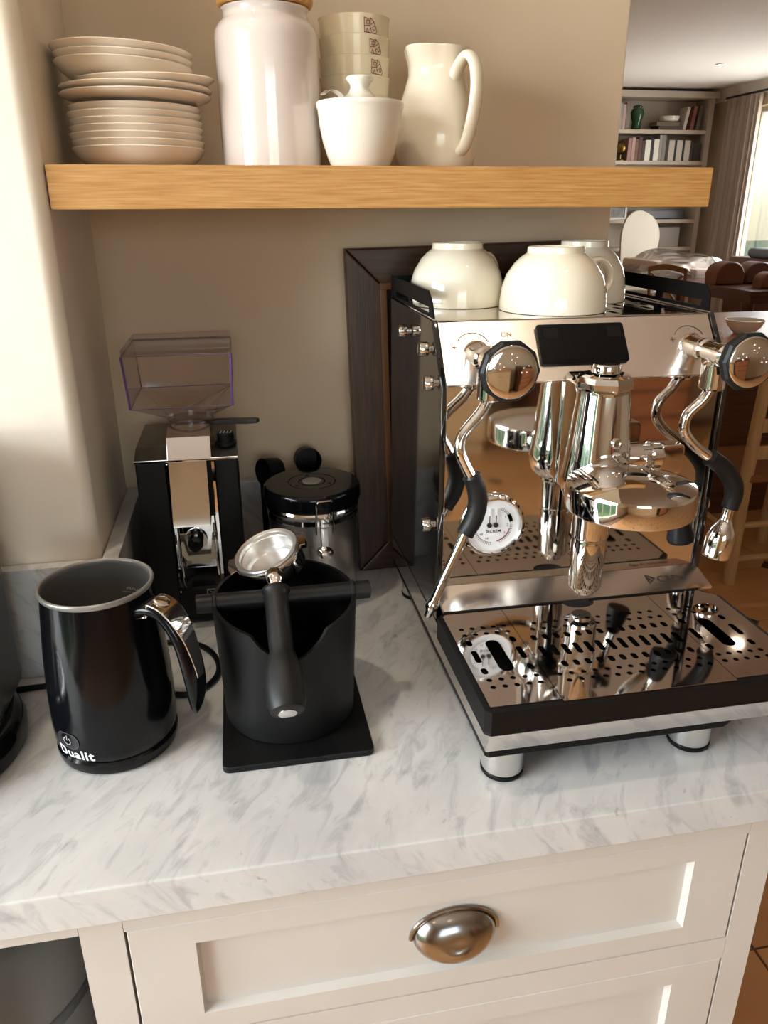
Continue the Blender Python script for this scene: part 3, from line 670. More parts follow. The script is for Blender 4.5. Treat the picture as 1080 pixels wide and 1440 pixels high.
hd = part('handle', mk(sweep, HP, [(.0175*math.copysign(abs(math.cos(q))**.7, math.cos(q)), .0078*math.copysign(abs(math.sin(q))**.8, math.sin(q))) for q in [2*PI*k/24 for k in range(24)]], side, sc), GLOSS, t, 60)
CP = []
for i, p in enumerate(HP[:-10]):
    tt = (HP[min(i+1, n-1)]-HP[max(i-1, 0)]).normalized(); nn = Vector(side).normalized().cross(tt).normalized()
    if nn.x < 0: nn = -nn
    CP.append(p+nn*.0074)
mcp = len(CP)
part('chrome_strip', mk(sweep, CP, rrect(.029, .0022, .0009, 3), side, [(1.0-.62*max(0, (i-mcp*.45)/(mcp*.55)), 1) for i in range(mcp)]), CHROME, hd, 50)
c = CP[10]; tt = (CP[11]-CP[9]).normalized(); nn = Vector(side).normalized().cross(tt).normalized(); nn = nn if nn.x > 0 else -nn
bm = B(); lathe(bm, [(0, 0), (.0085, 0), (.0085, .0012), (.0060, .0026), (0, .0030)], axis_m(c+nn*.0010, nn), 28); part('release_button', bm, CHROME, hd)
# power cable behind
single('power_cable', mk(tube, spline([(-.4300, .918, .0042), (-.330, .905, .0042), (-.280, .906, .0042), (-.215, .905, .0042), (-.150, .880, .0042), (-.1030, .8530, .0042), (-.0760, .8620, .0042), (-.0600, .885, .0042), (-.0570, .915, .0042), (-.0680, .950, .0042), (-.0900, .975, .0042), (-.1200, .9850, .0042), (-.1600, .9900, .0042)], 8), .0038, 10), BLACK, 'thin black power cable looping over the marble behind the frother', 'cable', (-.2, .9, 0))

# ================================================================== KNOCK BOX, MAT, PORTAFILTER
single('rubber_mat', mk(lambda bm: prism(bm, [(a+.0340, b+.7830) for a, b in rrect(.1690, .1720, .008, 4)], lambda u, v, w: V(u, v, w), 0, .0085, .002)), MATTE, 'square black rubber mat under the knock box', 'mat', (.034, .783, 0))
KX, KY = .0315, .7990
t = thing('knock_box', 'matte black round knock box with a notched rim and crossbar', 'knock box', (KX, KY, .0087))
def rim(th):   # th measured from the front (-Y)
    a = abs(math.degrees(th))
    base = .1600+.0020*math.cos(math.radians(a))*-1 + (.006*max(0, -math.cos(th)))
    if a < 31: 
        k = a/31; base = .1180+(.1480-.1180)*k**1.4 if a < 25 else .1180+(.1480-.1180)*(25/31)**1.4+(a-25)/6*.012
    elif a < 70: base = .1518+(base-.1518)*((a-31)/39)
    return base
bm = B(); seg = 120
def kr(z): return .0765+.0065*(z/.165)
rows = []
for k in range(seg):
    th = -PI+2*PI*k/seg; zt = rim(th); col = []
    for z in (.0090, .0120, .05, .09, zt-.004, zt):
        r = kr(z)-(.002 if z < .01 else 0); col.append(bm.verts.new((KX+r*math.sin(th), KY-r*math.cos(th), z)))
    for z in (zt, zt-.004, .09, .02):
        r = kr(z)-.0042; col.append(bm.verts.new((KX+r*math.sin(th), KY-r*math.cos(th), z)))
    rows.append(col)
for a, b in zip(rows, rows[1:]+rows[:1]):
    for i in range(len(a)-1): bm.faces.new((a[i], b[i], b[i+1], a[i+1]))
bm.faces.new([c[0] for c in rows]); bm.faces.new([c[-1] for c in rows][::-1])
part('bin', bm, MATTE, t, 40)
bm = B(); tube(bm, [(KX-.100, KY, .1580), (KX-.099, KY, .1580), (KX+.099, KY, .1580), (KX+.100, KY, .1580)], [.0095, .0108, .0108, .0095], 28); bar = part('knock_bar', bm, RUBBER, t)
for s in (-1, 1):
    bm = B(); lathe(bm, [(.0112, 0), (.0128, .001), (.0128, .004), (.0112, .005)], axis_m((KX+s*.0765, KY, .158), (s, 0, 0)), 24); part('bar_collar', bm, RUBBER, bar)
t = thing('portafilter', 'portafilter with steel basket and black handle resting across the knock bar', 'portafilter', (.02, .8, .17))
hn = Vector((-.33, -.20, .92)).normalized()
hc = V(.0148, .8490, .1950)        # centre of the rim
hx = Vector((0, -1, 0)); hx = (hx-hn*hx.dot(hn)).normalized()
HM = Matrix.Translation(hc) @ Matrix((hx, hn.cross(hx), hn)).transposed().to_4x4()
part('basket', mk(lathe, [(.0345, .0010), (.0385, .0022), (.0395, .0008), (.0385, -.0008), (.0345, -.0010), (.0340, -.0045), (.0332, -.0050), (.0330, -.0200), (.0318, -.0215), (.0300, -.0240), (0, -.0245), (0, -.0235), (.0295, -.0230), (.0310, -.0205), (.0322, -.0190), (.0325, -.0048), (.0335, -.0040), (.0338, .0000), (.0345, .0010)], HM, 64), STEELIN, t)
part('head', mk(lathe, [(.0350, -.0012), (.0425, -.0012), (.0432, -.0030), (.0432, -.0065), (.0405, -.0080), (.0400, -.0260), (.0370, -.0300), (.0200, -.0330), (0, -.0335)], HM, 64), CHROME, t)
for s in (90, -90):
    bm = B()
    pts = [((.0420 if i < 7 else .0495)*math.cos(math.radians(s+a)), (.0420 if i < 7 else .0495)*math.sin(math.radians(s+a))) for i, a in enumerate(list(range(-18, 19, 6))+list(range(18, -19, -6)))]
    prism(bm, pts, lambda u, v, w: HM @ V(u, v, w), -.0075, -.0015, .001); part('locking_ear', bm, CHROME, t)
p0 = HM @ V(.040, 0, -.015); pe = V(.0225, .6610, .0965)
bend = V(.0215, .7980, .1805)
part('neck', mk(tube, spline([HM @ V(.034, 0, -.016), p0, bend+V(0, .006, .003), bend+V(0, -.012, -.0055)], 6), [.0085]*7+[.0078]*5+[.0105]*4+[.0085]*3, 20), CHROME, t)
hs_ = bend+V(0, -.012, -.0055); hdv = (pe-hs_); L = hdv.length; M = axis_m(hs_, hdv)
bm = B(); seg = 36
prof = [(.0110, 0), (.0158, .0005), (.0162, .003), (.0140, .0055), (.0135, .012), (.0136, L*.45), (.0128, L*.52), (.0160, L*.59), (.0200, L*.67), (.0212, L*.80), (.0205, L*.92), (.0175, L*.985), (.0110, L), (0, L)]
rings = []
for r, z in prof:
    if r < 1e-6: rings.append([bm.verts.new(M @ V(0, 0, z))]); continue
    fl = 0.0 if not (L*.55 < z < L*.9) else .0013
    rings.append([bm.verts.new(M @ V((r-fl*max(0, math.cos(6*q))**2)*math.cos(q), (r-fl*max(0, math.cos(6*q))**2)*math.sin(q), z)) for q in [2*PI*k/seg for k in range(seg)]])
for a, b in zip(rings, rings[1:]):
    for i in range(seg):
        j = (i+1) % seg
        bm.faces.new((a[i], a[j], b[0]) if len(b) == 1 else (a[i], a[j], b[j], b[i]))
hd = part('handle', bm, RUBBER, t, 50)
dn = (M @ V(0, 0, 1)-M @ V(0, 0, 0)); 
cc = M @ V(0, 0, L*.955); toward = V(0.0, -.62, .05)
bm = B(); lathe(bm, [(0, 0), (.0098, 0), (.0098, .0016), (.0085, .0022), (0, .0024)], axis_m(pe+dn*-.0006, dn), 32); part('end_medallion', bm, CHROME, hd, 40)

# ================================================================== COFFEE GRINDER
t = thing('coffee_grinder', 'black coffee grinder with chrome chute and clear square hopper', 'coffee grinder', (-.082, 1.12, 0))
part('body', mk(box, -.1500, -.0130, 1.0500, 1.1950, .004, .2545, .005), BLACK, t)
for fx, fy in ((-.135, 1.065), (-.028, 1.065), (-.135, 1.18), (-.028, 1.18)):
    part('foot', mk(lathe, [(0, 0), (.009, 0), (.009, .0038), (0, .0038)], Matrix.Translation(V(fx, fy, 0)), 16), BLACK, t)
part('wing_panel', mk(box, -.1500, -.1100, 1.0370, 1.0495, .040, .2545, .003), MATTE, t)
part('wing_panel', mk(box, -.0440, -.0130, 1.0370, 1.0495, .040, .2545, .003), MATTE, t)
bm = B(); prism(bm, [(1.0360, .2548), (1.1960, .2548), (1.1960, .2680), (1.0700, .2680), (1.0400, .2600)], lambda u, v, w: V(w, u, v), -.1505, -.0125, .0015); part('top_cover', bm, GRAPH, t)
part('edge_trim', mk(box, -.1510, -.0120, 1.0335, 1.0365, .2548, .2590, .0008), CHROME, t)
part('chute_side', mk(box, -.1080, -.1062, 1.0270, 1.0495, .060, .2540), CHROME, t)
part('chute_side', mk(box, -.0480, -.0445, 1.0300, 1.0495, .060, .2540), CHROME, t)
bm = B(); prism(bm, [(1.0300, .2592), (1.0420, .2870), (1.0850, .2930), (1.0850, .2592)], lambda u, v, w: V(w, u, v), -.1060, -.0470, .0015); part('chute_hood', bm, CHROME, t)
bm = B(); prism(bm, [(1.0060, .1700), (1.0350, .2565), (1.0480, .2565), (1.0480, .1700)], lambda u, v, w: V(w, u, v), -.1058, -.0545, .0012); part('chute_face', bm, CHROME, t)
part('chute_back', mk(box, -.1058, -.0482, 1.0440, 1.0495, .060, .1695), CHROME, t)
bm = B(); lathe(bm, [(0, 0), (.0090, 0), (.0110, .004), (.0110, .014), (.0070, .018), (.0070, .024), (0, .024)], axis_m((-.0800, 1.0435, .1350), (0, -1, -.15)), 28); sp = part('spout', bm, GLOSS, t)
bm = B(); lathe(bm, [(.0105, 0), (.0165, 0), (.0165, .004), (.0105, .004), (.0105, 0)], axis_m((-.0800, 1.0438, .1350), (0, -1, -.15)), 28); part('spout_ring', bm, CHROME, sp)
bm = B(); prism(bm, [(-.105, 0), (-.094, -.020), (-.088, -.020), (-.088, -.026), (-.060, -.026), (-.060, -.020), (-.052, -.020), (-.0485, 0), (-.0485, .012), (-.057, .012), (-.060, -.012), (-.092, -.012), (-.096, .012), (-.105, .012)], lambda u, v, w: V(u, 1.030+w-.012*0+v*-.25, .1260+v), 0, .0035); part('fork', bm, mat('cream_plastic', S(214, 204, 180), 0.35), t, 25)
for x in (-.1005, -.0520):
    part('fork_rod', mk(tube, [(x, 1.0200, .168), (x+.001, 1.0150, .120), (x+.001, 1.0240, .074)], .0014, 8), CHROME, t)
bm = B(); prism(bm, [(1.0080, .0720), (1.0100, .0760), (1.0440, .0900), (1.0440, .0620)], lambda u, v, w: V(w, u, v), -.1080, -.0400, .001); part('fork_shelf', bm, GLOSS, t)
part('front_plate', mk(box, -.1085, -.0300, 1.0400, 1.0495, .006, .0600, .001), BLACK, t)
gf2 = lambda u, v: V(u, 1.0394, v)
bm = B(); text(bm, 'SILENZIO', .0125, lambda u, v: gf2(-.0610+u, .0310+v)); part('model_lettering', bm, mat('light_grey_print', S(170, 166, 156), 0.5), t, 0)
bm = B(); stroke(bm, [(-.0705, .0455), (-.0550, .0455), (-.0550, .0560), (-.0705, .0560)], .0012, gf2, True); stroke(bm, [(-.0705, .0560), (-.0630, .0505), (-.0550, .0560)], .0008, gf2); part('maker_emblem', bm, mat('light_grey_print', S(170, 166, 156), 0.5), t, 0)
bm = B(); lathe(bm, [(0, .2682), (.0150, .2682), (.0150, .2720), (.0118, .2735), (.0118, .2840), (.0105, .2855), (0, .2855)], Matrix.Translation(V(-.0270, 1.0640, 0)), 24); kb = part('grind_knob', bm, BLACK, t)
bm = B()
for k in range(4): stroke(bm, [(-.0270-.007+.0045*k, 1.0580), (-.0270-.005+.0045*k, 1.0700)], .0013, lambda u, v: V(u, v, .2857))
part('knob_marks', bm, mat('pale_print2', S(210, 205, 195), 0.5), kb, 0, kind='stuff')
bm = B(); prism(bm, [(-.060, 1.098), (-.040, 1.090), (-.012, 1.092), (.004, 1.086), (.018, 1.088), (.022, 1.096), (.018, 1.103), (.002, 1.101), (-.014, 1.105), (-.044, 1.108)], lambda u, v, w: V(u, v, w), .2890, .2950, .0012); part('hopper_gate', bm, DKGREYPL, t)
# hopper
hx0, hx1, hy0, hy1 = -.1530, -.0110, 1.0580, 1.2030
def ringv(bm, x0, x1, y0, y1, z): return [bm.verts.new(p) for p in ((x0, y0, z), (x1, y0, z), (x1, y1, z), (x0, y1, z))]
bm = B(); nx, ny = -.0745, 1.1050
a = ringv(bm, hx0+.001, hx1-.001, hy0+.001, hy1-.001, .3940); b = ringv(bm, hx0+.004, hx1-.003, hy0+.001, hy1-.003, .3240)
for i in range(4): bm.faces.new((a[i], a[(i+1) % 4], b[(i+1) % 4], b[i]))
cr = [bm.verts.new((nx+.031*math.cos(q), ny+.031*math.sin(q), .3020)) for q in [math.radians(225+15*k) for k in range(24)]]
c2 = [bm.verts.new((nx+.0275*math.cos(q), ny+.0275*math.sin(q), .2700)) for q in [math.radians(225+15*k) for k in range(24)]]
for s in range(4):
    for k in range(6): bm.faces.new((b[s], cr[s*6+k], cr[(s*6+k+1) % 24]))
    bm.faces.new((b[s], cr[(s*6+6) % 24], b[(s+1) % 4]))
for k in range(24): bm.faces.new((cr[k], cr[(k+1) % 24], c2[(k+1) % 24], c2[k]))
hp = part('hopper', bm, HOPPER, t, 30)
for zz, rr in ((.297, .0318), (.288, .0305), (.272, .0295)):
    bm = B(); tube(bm, [(nx+rr*math.cos(2*PI*k/32), ny+rr*math.sin(2*PI*k/32), zz) for k in range(33)], .0014, 8); part('neck_ring', bm, HOPPER, hp)
bm = B(); box(bm, hx0, hx1, hy0, hy1, .3945, .4040, .001); part('hopper_lid', bm, HOPPER, t)
E4 = [(hx0, hy0), (hx1, hy0), (hx1, hy1), (hx0, hy1)]; F4 = [(hx0+.004, hy0+.001), (hx1-.003, hy0+.001), (hx1-.003, hy1-.003), (hx0+.004, hy1-.003)]
for i in range(4):
    j = (i+1) % 4
    part('moulded_edge', mk(tube, [(*E4[i], .3945), (*F4[i], .3240)], .0017 if i < 2 else .0009, 8), HOPPEREDGE, hp)
    part('moulded_edge', mk(tube, [(*F4[i], .3240), (*F4[j], .3240)], .0008, 8), HOPPERLINE, hp)
    part('moulded_edge', mk(tube, [(*E4[i], .3955), (*E4[j], .3955)], .0009, 8), HOPPERLINE, hp)

# ================================================================== CANISTER AND SCOOPS
CX, CY = .0930, 1.0850
t = thing('coffee_canister', 'brushed steel canister with black lid and wire clasp', 'canister', (CX, CY, 0))
M = Matrix.Translation(V(CX, CY, 0))
part('body', mk(lathe, [(0, 0), (.0640, 0), (.0660, .002), (.0662, .1500), (.0662, .168), (0, .168)], M, 72), BRUSHED, t)
part('steel_rim', mk(lathe, [(.0664, .1610), (.0690, .1625), (.0700, .1660), (.0685, .1690), (.0664, .1690)], M, 72), CHROME, t)
part('clamp_band', mk(lathe, [(.0664, .1500), (.0676, .1505), (.0676, .1580), (.0664, .1585)], M, 72), CHROME, t)
for a0, a1 in ((-58, -20), (32, 62), (75, 105)):
    bm = B(); n = 10
    for k in range(n):
        q0, q1 = (math.radians(a0+(a1-a0)*(k+e)/n) for e in (0, 1))
        bm.faces.new([bm.verts.new((CX+.0679*math.sin(q), CY-.0679*math.cos(q), z)) for q, z in ((q0, .1520), (q1, .1520), (q1, .1568), (q0, .1568))])
    bmesh.ops.remove_doubles(bm, verts=bm.verts, dist=1e-6); part('band_slot', bm, DARK, t)
part('lid', mk(lathe, [(0, .1695), (.0690, .1695), (.0705, .1720), (.0700, .1760), (.0722, .1775), (.0728, .1810), (.0718, .1860), (.0722, .1890), (.0715, .1930), (.0690, .1960), (.0660, .1970), (.0360, .1972), (.0352, .1962), (.0340, .1972), (.0205, .1972), (.0198, .1962), (.0185, .1972), (0, .1972)], M, 80), GLOSS, t, 30)
part('date_window', mk(lathe, [(0, .1974), (.0145, .1974), (.0140, .1984), (0, .1986)], M, 32), mat('grey_cap', S(110, 104, 96), 0.35), t)
for q in (100, 215, 330):
    c = M @ V(.028*math.cos(math.radians(q)), .028*math.sin(math.radians(q)), .1973); part('date_mark', mk(lathe, [(0, 0), (.003, 0), (.003, .0004), (0, .0004)], Matrix.Translation(c), 12), DARK, t)
ca = math.radians(8); cd = V(math.sin(ca), -math.cos(ca), 0); cs = V(math.cos(ca), math.sin(ca), 0); cc = V(CX, CY, 0)
def cpt(a, r, z): return cc+cd*r+cs*a+V(0, 0, z)
part('clasp_wire', mk(tube, [cpt(-.0125, .0700, .140), cpt(-.0125, .0735, .165), cpt(-.0122, .0760, .188), cpt(-.0095, .0755, .1920), cpt(.0095, .0755, .1920), cpt(.0122, .0760, .188), cpt(.0125, .0735, .165), cpt(.0125, .0700, .140)], .0014, 8), CHROME, t)
bm = B(); prism(bm, [(-.0065, .150), (.0065, .150), (.0065, .1640), (-.0065, .1640)], lambda u, v, w: cpt(u, w, v), .0680, .0725, .001); part('clasp_hook', bm, CHROME, t)
bm = B(); prism(bm, [(-.0050, .118), (.0050, .118), (.0065, .149), (-.0065, .149)], lambda u, v, w: cpt(u, w, v), .0668, .0705, .0008); part('clasp_lever', bm, CHROME, t)
bm = B(); lathe(bm, [(0, 0), (.0115, 0), (.0120, .004), (.0090, .0080), (0, .0100)], axis_m(cpt(0, .0666, .108), cd), 24); part('clasp_base', bm, CHROME, t)
def scoop(x, y, z, d, lab):
    t = thing('measuring_scoop', lab, 'scoop', (x, y, 0.0))
    M = axis_m((x, y, z), d)
    part('cup', mk(lathe, [(0, -.030), (.0185, -.030), (.0200, -.027), (.0215, 0), (.0200, .0005), (.0188, -.027), (0, -.0275)], M, 36), BLACK, t)
    part('handle', mk(tube, spline([(x, y+.012, z-.016), (x, y+.013, z-.08), (x, y+.010, .004)], 6), .0052, 10), BLACK, t)
scoop(.0980, 1.1860, .1965, (.10, -1, .12), 'black plastic scoop behind the canister lid, cup mouth open to the room')
scoop(.0235, 1.1640, .1900, (-.8, -.5, .1), 'black plastic scoop beside the canister lid, cup turned sideways')

# ================================================================== SHELF CROCKERY
ZS = .6217
def jar():
    x, y = .0605, 1.092; t = thing('storage_jar', 'tall white stoneware jar with a wooden lid', 'jar', (x, y, ZS)); M = Matrix.Translation(V(x, y, ZS))
    part('body', mk(lathe, [(0, 0), (.0600, 0), (.0628, .003), (.0630, .143), (.0622, .151), (.0590, .158), (.0535, .163), (.0512, .167), (.0508, .173), (.0530, .176), (0, .177)], M, 80), JARCER, t, 50)
    part('lid', mk(lathe, [(0, .1775), (.0540, .1775), (.0572, .181), (.0580, .187), (.0572, .196), (.0545, .201), (0, .203)], M, 72), WOODLID, t, 50)
jar()
WORDS = ['bottom', 'second', 'third', 'fourth', 'fifth', 'sixth', 'seventh']
def dish(x, y, z, r, h, foot, lab, tilt=(0, 0), m=PLATECER, name='plate', group='plates in the stack on the oak shelf', cat='plate'):
    bm = B(); th = .0030
    pr = [(0, .001), (foot-.004, .001), (foot-.003, 0), (foot, 0), (foot+.003, .002), (foot+(r-foot)*.45, h*.22), (foot+(r-foot)*.80, h*.55), (r-.001, h-.003), (r, h-.0012), (r-.001, h), (r-.003, h-.0008), (foot+(r-foot)*.76, h*.55+th), (foot+(r-foot)*.40, h*.22+th), (foot, .0042), (0, .0040)]
    lathe(bm, pr, Matrix.Rotation(tilt[1], 4, 'Y') @ Matrix.Rotation(tilt[0], 4, 'X'), 72)
    o = finish(name, bm, m, V(0, 0, 0), 50); o.location = (x, y, z); o['label'] = lab; o['category'] = cat; o['group'] = group
PX, PY = -.1035, 1.095
for k in range(7):
    dish(PX+.001*math.sin(k*2.1), PY, ZS+.0075*k, .0790+(.0008 if k < 6 else -.0005), .0235, .053, f'{WORDS[k]} ivory bowl counted up from the shelf in the plate stack'if k else 'bottom ivory bowl of the plate stack, its foot on the shelf', name='shallow_bowl', cat='bowl')
dish(-.1000, PY, .6920, .0895, .0115, .060, 'wide rimmed ivory plate lying directly on the seven bowls')
dish(-.0990, PY, .7005, .0900, .0105, .060, 'wide rimmed ivory plate just below the tilted plate')
dish(-.0870, PY-.004, .7062, .0820, .0150, .050, 'ivory plate sitting askew in the middle of the stack', tilt=(math.radians(2.0), math.radians(-1.2)))
dish(-.1110, PY, .7125, .0800, .0230, .048, 'ivory bowl resting on the askew plate', tilt=(0, math.radians(1.6)), name='shallow_bowl', cat='bowl')
dish(-.1110, PY, .7205, .0805, .0225, .048, 'ivory bowl second from the top of the plate stack', tilt=(0, math.radians(1.6)), name='shallow_bowl', cat='bowl')
dish(-.1120, PY, .7285, .0820, .0225, .048, 'topmost ivory bowl of the plate stack', tilt=(0, math.radians(1.8)), name='shallow_bowl', cat='bowl')
# printed bowls
LB = ['bottom cream bowl of the nested stack behind the sugar bowl', 'second cream bowl up in the nested stack', 'cream bowl in the middle of the nested stack, red house print', 'cream bowl next below the top of the nested stack, red house print', 'topmost cream bowl of the nested stack, red house print']
for k in range(5):
    x, y, z = .1765, 1.142, ZS+.0224*k
    t = thing('printed_bowl', LB[k], 'bowl', (x, y, z), 'nested cream bowls'); M = Matrix.Translation(V(x, y, z))
    part('bowl', mk(lathe, [(0, .001), (.0255, 0), (.0280, .002), (.0320, .018), (.0395, .042), (.0440, .064), (.0460, .0880), (.0464, .0895), (.0452, .0900), (.0440, .0885), (.0420, .0655), (.0372, .0445), (.0300, .0215), (.0255, .0060), (0, .0050)], M, 64), BOWLCER, t, 50)
    if k >= 2:
        a0 = math.radians(26+(-7, 2, 5)[4-k])
        def f(u, v): rr = .0455+.0006+(v-.0110)*.06; a = a0+u/.046; return V(x+rr*math.sin(a), y-rr*math.cos(a), z+.0680+v)
        bm = B(); H = .0175; wd = .0008
        stroke(bm, [(-.009, .001), (-.0095, .0165), (-.0045, .0150), (-.0005, .0160), (.0040, .0125), (.0090, .0030), (.0075, 0), (-.009, .001)], wd, f)
        stroke(bm, [(-.0065, .0135), (-.0025, .0135), (-.0025, .0100), (-.0065, .0100)], wd, f, True); stroke(bm, [(-.0045, .0150), (-.0045, .0085)], wd, f)
        stroke(bm, [(-.0090, .0075), (-.0020, .0080), (.0035, .0120)], wd, f); stroke(bm, [(-.0005, .0160), (-.0020, .0080), (.0010, .0010)], wd, f)
        stroke(bm, [(.0045+.0020*math.cos(q*PI/4), .0055+.0026*math.sin(q*PI/4)) for q in range(8)], wd, f, True); stroke(bm, [(-.0065, .001), (-.0055, .0050), (-.0030, .0010)], wd, f); stroke(bm, [(-.0020, .0040), (.0015, .0060)], wd, f)
        part('printed_house', bm, PRINT, t, 0)
# sugar bowl with spoon
x, y = .1655, 1.0340; t = thing('sugar_bowl', 'white sugar bowl with knobbed lid beside the jar', 'sugar bowl', (x, y, ZS)); M = Matrix.Translation(V(x, y, ZS))
part('bowl', mk(lathe, [(0, .001), (.0340, 0), (.0360, .001), (.0400, .010), (.0460, .028), (.0500, .048), (.0515, .064), (.0530, .0665), (.0535, .0700), (.0525, .0725), (.0500, .0730), (.0480, .0700), (.0470, .048), (.0430, .028), (.0370, .010), (0, .006)], M, 72), WHITECER, t, 50)
ld = part('lid', mk(lathe, [(.0470, .0705), (.0472, .0715), (.0420, .0722), (.0320, .0740), (.0210, .0780), (.0140, .0830), (.0110, .0880), (.0118, .0920), (.0155, .0955), (.0165, .0985), (.0150, .1005), (0, .1015)], M, 64), WHITECER, t, 60)
single('teaspoon', mk(lambda bm: sweep(bm, spline([(.148, 1.036, .6965), (.1360, 1.022, .7035), (.1250, 1.012, .7040), (.1175, 1.006, .6990)], 6), rrect(.0085, .0016, .0007, 3), (.55, -.8, 0))), CHROME, 'small steel teaspoon handle poking out of the sugar bowl', 'spoon', (.135, 1.025, .695))
# jug
x, y = .2790, 1.1050; t = thing('ceramic_jug', 'cream ceramic jug with a loop handle on the shelf', 'jug', (x, y, ZS)); M = Matrix.Translation(V(x, y, ZS))
prof = [(0, .002), (.0460, 0), (.0490, .002), (.0530, .016), (.0552, .034), (.0540, .054), (.0490, .078), (.0420, .098), (.0378, .112), (.0378, .122), (.0405, .132), (.0432, .140), (.0428, .1425), (.0410, .1405), (.0375, .130), (.0345, .120), (.0345, .110), (.0390, .096), (.0460, .076), (.0505, .054), (.0515, .034), (0, .008)]
bm = B(); lathe(bm, prof, M, 72); sd = Vector((-.75, -.66, 0)).normalized()
for v in bm.verts:
    d = v.co-V(x, y, v.co.z); d.z = 0; k = max(0, (v.co.z-ZS-.115)/.027)
    if d.length > 1e-4 and k > 0:
        c = d.normalized().dot(sd)
        if c > .80: v.co += sd*.010*k*((c-.80)/.20)
part('body', bm, CREAMCER, t, 60)
d = Vector((.40, -.917, 0)); c = V(x, y, ZS); Z = V(0, 0, 1)
bm = B(); sweep(bm, spline([c+d*.034+Z*.104, c+d*.046+Z*.121, c+d*.062+Z*.129, c+d*.076+Z*.116, c+d*.080+Z*.090, c+d*.074+Z*.058, c+d*.062+Z*.030, c+d*.050+Z*.020], 8), [(.0092*math.cos(2*PI*k/16), .0058*math.sin(2*PI*k/16)) for k in range(16)], d.cross(Z)); part('handle', bm, CREAMCER, t, 60)

# ================================================================== APPLIANCE AT THE END OF THE WORKTOP
t = thing('pod_coffee_machine', 'black appliance with a rounded base beside the milk frother', 'coffee machine', (-.405, .80, 0)); M = Matrix.Translation(V(-.405, .795, 0))
part('base', mk(lathe, [(0, 0), (.1260, 0), (.1300, .004), (.1310, .018), (.1260, .032), (.1180, .038), (0, .038)], M, 80), GLOSS, t, 60)
part('base_trim', mk(lathe, [(.1050, .0385), (.1120, .0385), (.1120, .0415), (.1050, .0415), (.1050, .0385)], M, 80), CHROME, t)
bm = B(); prism(bm, [(a-.405, b+.842) for a, b in rrect(.2250, .170, .05, 8)], lambda u, v, w: V(u, v-(.0 if w < .1 else .0), w), .0390, .3300, .006); part('tower', bm, DKGREYPL, t, 40)
bm = B(); prism(bm, [(a-.405, b+.800) for a, b in rrect(.2000, .250, .05, 8)], lambda u, v, w: V(u, v, w), .2310, .3400, .010); part('brew_head', bm, GLOSS, t, 40)

# ================================================================== DINING ROOM BEYOND
BY0, BY1 = 10.30, 10.655
def bx_(px): return 4.879+(px-865)*.00985
t = thing('bookcase', 'built-in painted bookcase filling the far dining room wall', 'bookcase', (5.3, 10.48, FLOOR))
part('cornice', mk(box, 4.2, 6.38, BY0-.04, BY1, 1.885, 1.965, .01), BKPAINT, t)
for px in (800, 877, 1010): part('upright', mk(box, bx_(px)-.035, bx_(px)+.035, BY0, BY1, FLOOR, 1.884), BKPAINT, t)
part('back_panel', mk(box, 4.2, 6.30, BY1-.02, BY1, FLOOR, 1.884), BKPAINT, t)
LEV = (1.515, 1.145, .80, .42, .06, -.30)
for z in LEV:
    for a, b in ((800, 877), (877, 1010)): part('shelf_board', mk(box, bx_(a)+.036, bx_(b)-.036, BY0+.005, BY1-.021, z-.045, z), BKPAINT, t)
# books, each its own object
def book(x0, x1, z0, h, col, lab, grp, lean=0.0, d=.20):
    bm = B(); w_ = x1-x0
    box(bm, 0, .004, 0, d, 0, h); box(bm, w_-.004, w_, 0, d, 0, h); box(bm, .004, w_-.004, 0, .004, 0, h); box(bm, .0045, w_-.0045, .0045, d-.006, .003, h-.004)
    o = finish('book', bm, mat('cloth_%d_%d_%d' % col, S(*col), .6), V(0, 0, 0), 0)
    o.location = (x0, BY0+.03, z0+.001); o.rotation_euler = (0, lean, 0); o['label'] = lab; o['category'] = 'book'; o['group'] = grp
G1, G2_ = 'books on the top bookcase shelf', 'books on the second bookcase shelf'
X_ = 5.035
for w_, h, c, lb in ((.045, .30, (150, 140, 130), 'grey upright book against the bookcase divider on the top shelf'), (.04, .29, (176, 150, 142), 'pinkish upright book on the top bookcase shelf'), (.05, .31, (120, 108, 98), 'dark taupe upright book next to the green jar')): book(X_, X_+w_, LEV[0], h, c, lb, G1); X_ += w_+.004
for x, w_, h, c, ln, lb in ((5.945, .04, .27, (190, 180, 166), .16, 'pale leaning book next to the flat pile'), (6.045, .05, .28, (120, 66, 56), .12, 'red leaning book on the top bookcase shelf'), (6.130, .05, .29, (96, 82, 70), .10, 'dark leaning book touching the bookcase side on the top shelf')): book(x, x+w_, LEV[0]+.008, h, c, lb, G1, ln)
X_ = 5.20
row = [(.06, .27, (150, 110, 104)), (.06, .28, (170, 136, 128)), (.05, .26, (110, 80, 62)), (.06, .28, (86, 52, 40)), (.05, .24, (60, 44, 36)), (.09, .25, (228, 222, 212)), (.05, .27, (40, 36, 34)), (.085, .26, (232, 228, 218)), (.05, .31, (150, 146, 140)), (.06, .31, (140, 132, 124)), (.05, .27, (50, 44, 40)), (.095, .25, (196, 186, 172)), (.035, .25, (36, 32, 30)), (.095, .25, (198, 188, 174)), (.035, .25, (36, 32, 30)), (.095, .25, (196, 186, 172)), (.05, .24, (60, 50, 44)), (.13, .21, (46, 38, 34))]
ORD = 'first second third fourth fifth sixth seventh eighth ninth tenth eleventh twelfth thirteenth fourteenth fifteenth sixteenth seventeenth eighteenth'.split()
